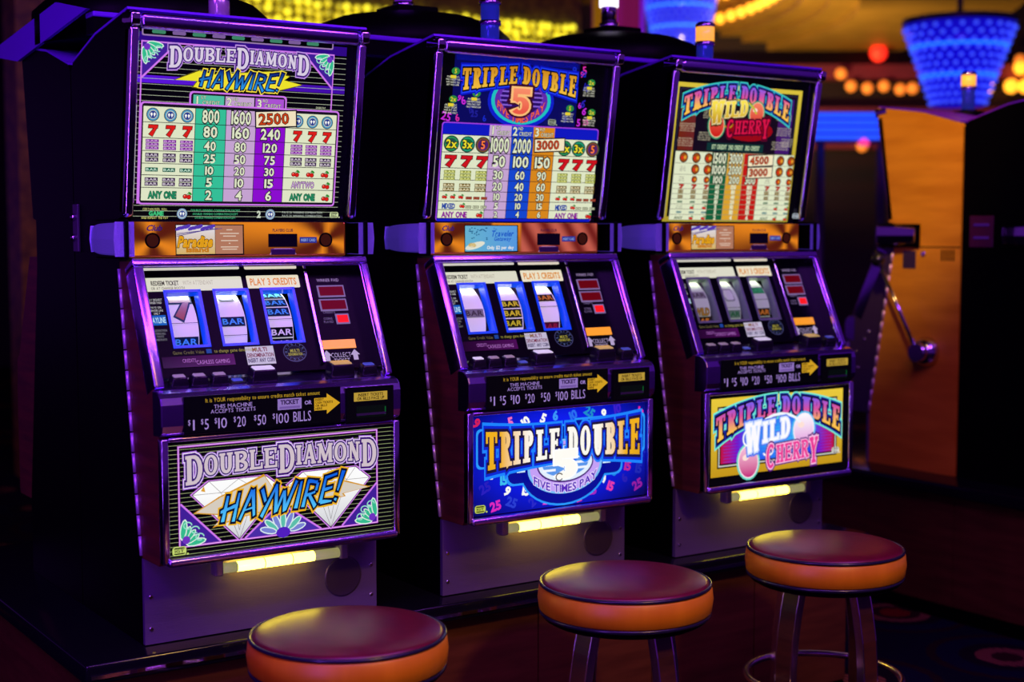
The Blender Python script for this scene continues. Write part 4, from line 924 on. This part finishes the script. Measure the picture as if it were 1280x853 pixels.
REELS = {0: [[('7', .034), ('line', -.006), ('bar1c', -.046)], [('ghost7', .066), ('bar1c', -.006), ('line', -.036), ('gem', -.078)], [('bar3c', .038), ('line', -.005), ('bar2k', -.046)]],
         1: [[('bar1g', -.008), ('green', -.080)], [('bar3y', -.012)], [('bar1o', .028), ('line', .002), ('bar1r', -.048)]],
         2: [[('bar1g', .02), ('wild', -.028), ('bar1o', -.052)], [('ghost7', .018), ('line', -.02), ('bar2t', -.05)], [('bar1n', .03), ('line', 0), ('bar2o', -.048)]]}

def multi(name, P, rects, n0, n1, m, parent):
    v = []; f = []
    for x0, x1, a, b in rects:
        o = len(v); v += [P.at(x0, a, n0), P.at(x1, a, n0), P.at(x1, b, n0), P.at(x0, b, n0), P.at(x0, a, n1), P.at(x1, a, n1), P.at(x1, b, n1), P.at(x0, b, n1)]; f += [tuple(i + o for i in q) for q in BF]
    return mo(name, v, f, m, parent)
def candle(t, x, y, z, kind, h=.15):
    c = rod('candle', (x, y, z), (x, y, z + h), .024, {'chrome': 'candle_glass', 'blue': 'candle_blue', 'amber': 'candle_blue', 'white': 'chrome', 'purple': 'candle_purple'}[kind], t, 20)
    lathe('candle_collar', [(.030, 0), (.030, h * .12)], 'chrome', c, (x, y, z), 20); lathe('candle_collar', [(.0285, 0), (.0285, .012)], 'chrome', c, (x, y, z + h * .62), 20); lathe('candle_cap', [(.0285, 0), (.0285, .008), (.02, .014)], 'chrome', c, (x, y, z + h - .004), 20)
    if kind == 'amber': lathe('candle_lens', [(.027, 0), (.027, h * .34)], 'candle_amber', c, (x, y, z + h * .66), 20)
    if kind == 'white':
        for k in range(2): lathe('candle_lens', [(.030, 0), (.030, h * .2)], 'candle_lit', c, (x, y, z + h * (.5 + .24 * k)), 20)
    return c
def machine(loc, rz, kind, label, cndl, lever=False, side='black'):
    t = empty('slot_machine', loc, rz); tag(t, label, 'slot machine', 'upright reel slot machines')
    lit = kind < 3
    prism('cabinet_body', CORE, -.262, .262, 'black', t)
    prism('side_panel', BODY, -.28, -.262, 'black', t); rs = prism('side_panel', BODY, .262, .28, side, t)
    # brown cheeks of the door, hinge strips
    prism('door_cheek', CHEEK, -.2795, -.2635, 'wood', t); prism('door_cheek', CHEEK, .2635, .2795, 'wood' if side == 'black' else 'dark_metal', t)
    box('door_core', -.262, .262, -.092, .029, .192, .54, 'black', t)
    for s in (-1, 1):
        for k in range(14):
            a, b = k / 14, (k + .93) / 14
            p = lambda q: (s * .2815, .112 - .104 * q, .802 - .61 * q)
            rod('hinge_knuckle', p(a), p(b), .0042, 'hinge', t, 8)
    # top box
    for s in (-1, 1): pbox('frame_post', P_TOPF, s * .268 - .012, s * .268 + .012, 0, .405, -.03, .008, 'chrome', t, .0105, 5)
    pbox('frame_top_bar', P_TOPF, -.258, .258, .398, .432, -.045, .014, 'chrome_trim', t, .012, 4)
    for s in (-1, 1): pbox('corner_cap', P_TOPF, s * .2695 - .0115, s * .2695 + .0115, .404, .433, -.045, .0155, 'mirror', t, .006, 3)
    g = pbox('top_glass', P_TOP, -.256, .256, -.008, .408, -.008, -.0005, 'gloss_black', t)
    if lit: (top_art_a, top_art_b, top_art_c)[kind]().build('glass_print', P_TOP, 'print', g, .0002)
    box('sill', -.262, .262, .09, .13, .9035, .907, 'gloss_black', t)
    # player-club strip
    st = box('player_strip', -.268, .247, .0765, .125, .826, .9035, 'copper', t, .003)
    if lit:
        strip_art(kind).build('strip_print', P_STRIP, 'print_dim', st)
    for x in (-.220, .194): lathe('strip_speaker', [(.0168, 0), (.0168, .003), (.0138, .003), (.0135, .001)], 'black', st, (x, .0755, .863), 20, (0, -1, 0))
    box('card_slot', .052, .120, .0735, .0765, .848, .876, 'gloss_black', st); box('card_tray', .056, .117, .0725, .0765, .8295, .8435, 'dark_metal', st, .002)
    # corner speakers
    for s in (-1, 1):
        v = []; n = 10
        for k in range(n + 1):                       # bulging housing that wraps round the corner
            q = k / n; y = .052 + .175 * q; hz = .037 - .009 * q ** 3; xo = .2815 + .030 * math.sin(math.pi * min(1, .25 + q * .6)) ** .6
            v += [(s * .268, y, .866 - hz), (s * xo, y + .004, .866 - hz * .92), (s * (xo + .003), y + .004, .866), (s * xo, y + .004, .866 + hz * .92), (s * .268, y, .866 + hz)]
        f = [(k * 5 + i, k * 5 + i + 1, k * 5 + i + 6, k * 5 + i + 5) for k in range(n) for i in range(4)] + [(0, 1, 2, 3, 4), tuple(n * 5 + i for i in (4, 3, 2, 1, 0))]
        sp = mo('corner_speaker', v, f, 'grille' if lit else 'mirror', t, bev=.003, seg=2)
        box('speaker_housing', s * .2855 - .0045, s * .2855 + .0045, .045, .24, .824, .908, 'black', sp, .003)
    # reel bezel
    fr = pbox('bezel_bar', P_BEZ, -.28, .28, -.018, 0, -.045, .008, 'chrome_trim', t, .004, 3)
    pbox('bezel_bar', P_BEZ, -.28, -.257, -.292, -.018, -.045, .008, 'chrome_trim', t, .004, 3); pbox('bezel_bar', P_BEZ, .263, .28, -.292, -.018, -.045, .008, 'chrome_trim', t, .004, 3)
    pbox('bezel_mirror', P_BEZ, -.257, .263, -.0195, -.018, -.036, -.001, 'mirror', t)
    for x in (-.257, .2615): pbox('bezel_mirror', P_BEZ, x, x + .0015, -.28, -.02, -.036, -.001, 'mirror', t)
    WX = [(-.207, -.122), (-.095, -.010), (.017, .102)]; V0, V1 = -.192, -.057
    fp = multi('reel_faceplate', P_FACE, [(-.258, .262, V1, .004), (-.258, .262, -.258, V0), (-.258, WX[0][0], V0, V1), (WX[0][1], WX[1][0], V0, V1), (WX[1][1], WX[2][0], V0, V1), (WX[2][1], .262, V0, V1)], -.004, 0, 'face_black', t)
    if lit:
        for nm, A in face_art(kind): A.build(nm, P_FACE, 'print_dim', fp, .0004)
        rim = ('blue_rim', 'blue_rim', 'teal_rim')[kind]
        for k, (a, b) in enumerate(WX):
            multi('window_rim', P_FACE, [(a, a + .006, V0, V1), (b - .007, b, V0, V1), (a, b, V1 - .006, V1), (a, b, V0, V0 + .006)], -.024, .0015, rim, fp)
            xc = (a + b) / 2 - .003; vc = -.1245; RR = .098
            c0 = P_FACE.at(xc - .0315, vc, -.112); c1 = P_FACE.at(xc + .0315, vc, -.112)
            dr = rod('reel', c0, c1, RR - .002, 'brushed', t, 36)
            def wrap(x, y, n, xc=xc): q = y / RR; return P_FACE.at(xc + x, vc + (RR + n) * math.sin(q), -.112 + (RR + n) * math.cos(q))
            reel_art(REELS[kind][k], kind).build('reel_strip', None, 'print_reel', dr, .0008, wrap, .0012)
        pbox('reel_lamp', P_FACE, -.2, .1, -.053, -.047, -.03, -.012, 'reel_lamp', t)
        for x0, x1, a, b, m in ((.158, .227, -.085, -.055, 'red_led'), (.156, .226, -.119, -.089, 'red_led'), (.189, .224, -.152, -.126, 'led_lit')):
            d = pbox('meter_frame', P_FACE, x0, x1, a, b, 0, .002, 'led_frame', t, .002); pbox('meter_display', P_FACE, x0 + .004, x1 - .004, a + .004, b - .004, .0005, .0028, m, d)
        o = pbox('gold_bar', P_FACE, .138, .225, -.211, -.190, 0, .002, mat('amber_lit_bar', C(240, 170, 30), .3, em=C(236, 160, 24), es=.85), t)
    pbox('divider_strip', P_FACE, .1295, .137, -.246, -.022, 0, .012, 'chrome', t, .002)
    # button deck
    prism('button_deck', [(-.018, .572), (-.088, .556), (-.088, .545), (-.018, .545)], -.257, .263, 'chrome_trim', t)
    BT = [(-.221, .040, 'btn_cap' if kind == 1 else 'btn_cap_d', .020), (-.177, .040, 'btn_cap_d', .020), (-.132, .040, 'btn_cap_d', .020), (-.090, .038, 'btn_cap_b', .004), (-.030, .062, 'btn_cap', .026), (.158, .060, 'btn_cap_y', .028), (.226, .040, 'btn_cap_b', .022)]
    for x, w_, cap, h in BT:
        b = pbox('button', P_DECK, x - w_ / 2, x + w_ / 2, .010, .048 if w_ > .05 else .040, 0, h, 'btn_black', t, .003, 3, .004)
        q = .048 if w_ > .05 else .040
        pbox('button_cap', P_DECK, x - w_ / 2 + .007, x + w_ / 2 - .007, .017, q - .007, h - .002, h + .003, cap, b, .002, 2, .001)
    # bill console
    prism('bill_console', [(-.07, .5555), (-.092, .5555), (-.106, .551), (-.116, .542), (-.121, .528), (-.121, .484), (-.117, .470), (-.108, .462), (-.07, .460)], -.2805, .2805, 'chrome_trim', t, .003, 2)
    bp = box('bill_plate', -.233, .127, -.1232, -.118, .464, .544, 'gloss_black', t, .001); bs = box('bill_acceptor', .139, .260, -.1232, -.118, .460, .540, 'gloss_black', t, .001)
    if lit: bill_art().build('bill_print', P_BILL, 'print_dim', bp); slot_label_art().build('acceptor_print', P_BILL, 'print_dim', bs)
    box('bill_slot', .165, .238, -.127, -.123, .476, .481, 'dark_metal', bs)
    # belly glass
    bg = box('belly_glass', -.266, .268, -.0908, -.094, .205, .452, 'gloss_black', t)
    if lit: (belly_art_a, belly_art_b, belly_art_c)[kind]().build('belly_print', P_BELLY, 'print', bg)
    box('belly_frame_bar', -.28, -.2635, -.116, -.094, .196, .458, 'chrome', t, .004, 3); box('belly_frame_bar', .2645, .28, -.116, -.094, .196, .458, 'chrome', t, .004, 3)
    box('belly_frame_bar', -.2635, .2645, -.114, -.094, .450, .459, 'chrome_trim', t, .003, 3); box('belly_frame_bar', -.27, .27, -.124, -.094, .190, .2085, 'chrome_trim', t, .007, 4)
    # lamp and kick plate
    if lit:
        tb = rod('fluorescent_tube', (-.085, -.035, .154), (.10, -.035, .154), .0115, 'tube', t, 14)
        rod('tube_end', (-.125, -.035, .154), (-.085, -.035, .154), .0115, 'tube_end', tb, 14); rod('tube_end', (.10, -.035, .154), (.165, -.035, .154), .0115, 'tube_end', tb, 14)
        for x in (-.022, .045): lathe('tube_band', [(.0122, 0), (.0122, .0018)], 'dark_metal', tb, (x, -.035, .154), 14, (1, 0, 0))
        for x in (-.130, .172): box('lamp_socket', x - .010, x + .010, -.050, -.020, .140, .191, 'acrylic', tb, .004)
    kp = box('kick_plate', -.28, .28, 0, .011, .002, .188, 'brushed', t)
    for x in (-.266, .266):
        for z in (.035, .105): lathe('screw', [(.0055, 0), (.004, .003)], 'screw', kp, (x, 0, z), 10, (0, -1, 0))
    lathe('kick_speaker', [(.047, 0), (.047, .002), (.043, .003)], 'dark_metal', kp, (.192, 0, .088), 28, (0, -1, 0))
    prism('roof_plate', [(.028, 1.344), (.24, 1.3135), (.407, 1.267), (.407, 1.272), (.24, 1.3185), (.03, 1.349)], -.281, .281, 'hood_purple', t)
    if not lit: lathe('candle_dish', [(.07, 0), (.075, .012), (.05, .022)], 'black', t, (0, .215, 1.308), 24)
    candle(t, 0, .215, 1.318, cndl)
    if lever:
        # right-hand pull lever and fittings on the amber side
        lm = lathe('lever_mount', [(.055, 0), (.055, .012), (.045, .03), (.03, .045)], 'chrome', t, (.281, .281, .442), 24, (1, 0, 0))
        rod('lever_hub', (.30, .281, .442), (.345, .281, .442), .034, 'chrome', lm, 18)
        ar = rod('lever_arm', (.335, .281, .442), (.345, .105, .765), .008, 'chrome', t, 10, .006)
        lathe('lever_knob', [(1e-4, -.027), (.016, -.022), (.026, -.006), (.026, .006), (.016, .022), (1e-4, .027)], 'btn_black', ar, (.345, .097, .775), 16)
        for k in range(5): box('vent_slit', .2795, .2812, .335 + k * .013, .341 + k * .013, .775, .815, 'black', rs)
        box('side_sticker', .2795, .2815, .16, .22, .745, .81, 'dark_metal', rs); lathe('side_lock', [(.010, 0), (.008, .005)], 'chrome', rs, (.28, .255, .80), 12, (1, 0, 0))
        for y_, z_ in ((-.06, .42), (-.02, .47), (-.05, .36), (.0, .5)): lathe('bolt', [(.008, 0), (.005, .004)], 'screw', t, (.2795, y_, z_), 10, (1, 0, 0))
        box('side_seam', .2795, .2808, .10, .418, .822, .826, 'black', rs)
    return t
ZB = .495
m1 = machine((1.324, 2.93, ZB), 0, 0, 'slot machine with pink bordered double diamond glass and blue haywire lettering, nearest', 'chrome')
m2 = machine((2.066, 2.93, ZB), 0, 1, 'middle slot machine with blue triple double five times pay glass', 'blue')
m3 = machine((2.802, 2.93, ZB), 0, 2, 'slot machine with gold framed wild cherry glass, right of the blue one', 'amber')
br = box('side_bracket', -.287, -.28, .375, .41, .835, .945, 'dark_metal', m1, .002)
for z in (.868, .915): lathe('bracket_bolt', [(.009, 0), (.007, .006), (.002, .008)], 'chrome', br, (-.287, .400, z), 12, (-1, 0, 0))
m5 = machine((4.48, 3.768, ZB), PI, 3, 'slot machine turned sideways showing its amber side panel and pull lever', 'amber', True, 'amber')
m4 = machine((4.48, 2.925, ZB), 0, 4, 'black sided slot machine cut off by the right edge of the picture', 'amber')
tp = box('side_plate', -.284, -.28, .285, .385, .825, .935, mat('plum_side_plate', C(84, 26, 66), .35, .4), m4, .002)
for z in (.855, .90): box('plate_slot', -.2865, -.284, .30, .365, z, z + .008, 'chrome', tp)

# machines standing back to back with the row: only their hoods show above it
def hood_data(rx, ry, h, n=28, k=7):
    prof = [(math.cos(PI / 2 * i / k), math.sin(PI / 2 * i / k)) for i in range(k)] + [(.02, 1)]
    v, f = lathe_data(prof, n); return [(x * rx, y * ry, z * h) for x, y, z in v], f
for x, kind, lb in ((1.324, 'purple', 'black domed slot machine backing onto the double diamond machine'), (2.066, 'purple', 'black domed slot machine with purple candle behind the blue machine'), (2.802, 'white', 'black domed slot machine with white lit candle behind the wild cherry machine')):
    t = empty('slot_machine', (x, 3.772, ZB), PI); tag(t, lb, 'slot machine', 'slot machines back to back with the front row')
    prism('cabinet_body', CORE, -.262, .262, 'black', t)
    for s in (-1, 1): prism('side_panel', BODY, s * .271 - .009, s * .271 + .009, 'black', t); prism('door_cheek', CHEEK, s * .271 - .008, s * .271 + .008, 'wood', t)
    box('door_core', -.262, .262, -.092, .029, .192, .54, 'black', t); pbox('top_glass', P_TOP, -.256, .256, -.008, .408, -.008, -.0005, 'gloss_black', t); pbox('reel_faceplate', P_FACE, -.258, .262, -.258, .004, -.004, 0, 'face_black', t)
    prism('roof_plate', [(.028, 1.344), (.24, 1.3135), (.407, 1.267), (.407, 1.272), (.24, 1.3185), (.03, 1.349)], -.281, .281, 'hood_purple', t)
    lathe('dome', [(.292, 1.335), (.292, 1.42), (.262, 1.448), (.20, 1.472), (.12, 1.486), (.01, 1.49)], 'black', t, (0, .20, 0), 36)
    box('candle_block', -.075, .055, .12, .25, 1.47, 1.512, 'black', t, .004)
    candle(t, 0, .18, 1.512, kind, .13)
    if x < 1.5: prism('hood_end_panel', [(.575, 1.373), (.349, 1.416), (-.178, 1.365), (-.181, 1.341), (.02, 1.311)], .2815, .290, 'hood_purple', t)

# long rail along the machine tops
rl = empty('top_rail', (2.06, 3.25, ZB + 1.30)); tag(rl, 'long black rail with violet lit cap running along the tops of the slot machines', 'rail')
box('rail_body', -1.01, 1.02, -.05, .0, .022, .058, 'black', rl); box('rail_cap', -1.012, 1.022, -.055, .0, .058, .070, 'hood_purple', rl, .003)

# ------------------------------------------------------------------ bases under the machines
def base(name, x0, x1, y0, y1, panels_front, panels_side, label):
    t = empty(name, ((x0 + x1) / 2, (y0 + y1) / 2, 0)); tag(t, label, 'base cabinet', 'base cabinets under the slot machines')
    cx, cy = (x0 + x1) / 2, (y0 + y1) / 2
    lx0, lx1, ly0, ly1 = x0 - cx, x1 - cx, y0 - cy, y1 - cy
    lg = box('ledge', lx0, lx1, ly0, ly1, .45, .494, 'gloss_black', t, .006, 3)
    box('ledge_edge_trim', lx0 + .01, lx1 - .01, ly0 - .004, ly0 + .002, .463, .471, 'mirror', lg)
    i = .045
    box('carcass', lx0 + i + .015, lx1 - i - .015, ly0 + i + .015, ly1 - i, .0, .45, 'black', t)
    box('plinth', lx0 + i + .004, lx1 - i - .004, ly0 + i + .004, ly1 - i, .0, .05, 'black', t)
    n = panels_front; w_ = (lx1 - lx0 - 2 * i) / n
    for k in range(n): box('panel', lx0 + i + k * w_ + .002, lx0 + i + (k + 1) * w_ - .002, ly0 + i, ly0 + i + .015, .052, .449, 'base_wood', t)
    n = panels_side; w_ = (ly1 - ly0 - 2 * i - .016) / n
    for k in range(n):
        for sx in (0, 1):
            X = lx0 + i if sx == 0 else lx1 - i - .015
            box('panel', X, X + .015, ly0 + i + .016 + k * w_ + .002, ly0 + i + .016 + (k + 1) * w_ - .002, .052, .449, 'base_wood', t)
    return t
base('base_cabinet', .895, 3.215, 2.865, 4.12, 6, 3, 'long dark wood base cabinet with black ledge under the three slot machines')
base('base_cabinet', 4.05, 5.35, 2.80, 4.12, 3, 3, 'dark wood base cabinet with black ledge under the amber sided slot machine')

# ------------------------------------------------------------------ stools
def stool(loc, rz, label):
    t = empty('bar_stool', loc, rz); tag(t, label, 'stool', 'round upholstered stools in front of the slot machines')
    R_ = .19; zt = .600
    lathe('seat_cushion', [(R_ - .004, zt - .006), (R_ - .003, zt), (R_ * .93, zt + .006), (R_ * .7, zt + .013), (R_ * .4, zt + .017), (.001, zt + .018)], 'vinyl', t, n=48)
    lathe('seat_band', [(R_ - .006, zt - .066), (R_ + .003, zt - .058), (R_ + .006, zt - .034), (R_ + .003, zt - .010), (R_ - .003, zt - .004)], 'tan', t, n=48)
    ring('piping', R_ - .001, .0042, 'piping', t, (0, 0, zt - .002), 48, 8); ring('piping', R_ - .002, .005, 'piping', t, (0, 0, zt - .066), 48, 8)
    lathe('seat_base', [(R_ - .02, zt - .086), (R_ - .006, zt - .078), (R_ - .004, zt - .066)], 'black', t, n=40)
    for k in range(4):
        a = PI / 4 + k * PI / 2; pts = []
        for i in range(9):
            q = i / 8; z = (zt - .08) * (1 - q); r = .105 + .05 * q + .035 * q * q + .012 * math.sin(q * PI * 2); pts.append((r * math.cos(a), r * math.sin(a), z))
        tang = Vector((math.cos(a), math.sin(a), 0))
        lg = sweep('leg', pts, .045, .02, 'leg', t, side=tang)
        for s in (-1, 1):
            off = Vector((-math.sin(a), math.cos(a), 0)) * s * .0245
            sweep('leg_edge', [Vector(p) + off for p in pts], .004, .021, 'leg_edge', lg, side=tang)
    ring('foot_ring', .190, .009, 'leg_edge', t, (0, 0, .275), 48, 8)
    return t
stool((1.281, 2.456, 0), .80, 'round stool lit yellow on its seat, in front of the haywire machine')
stool((1.985, 2.475, 0), .86, 'round stool in front of the blue triple double machine')
stool((2.612, 2.470, 0), .84, 'round maroon topped stool whose legs show, in front of the cherry machine')
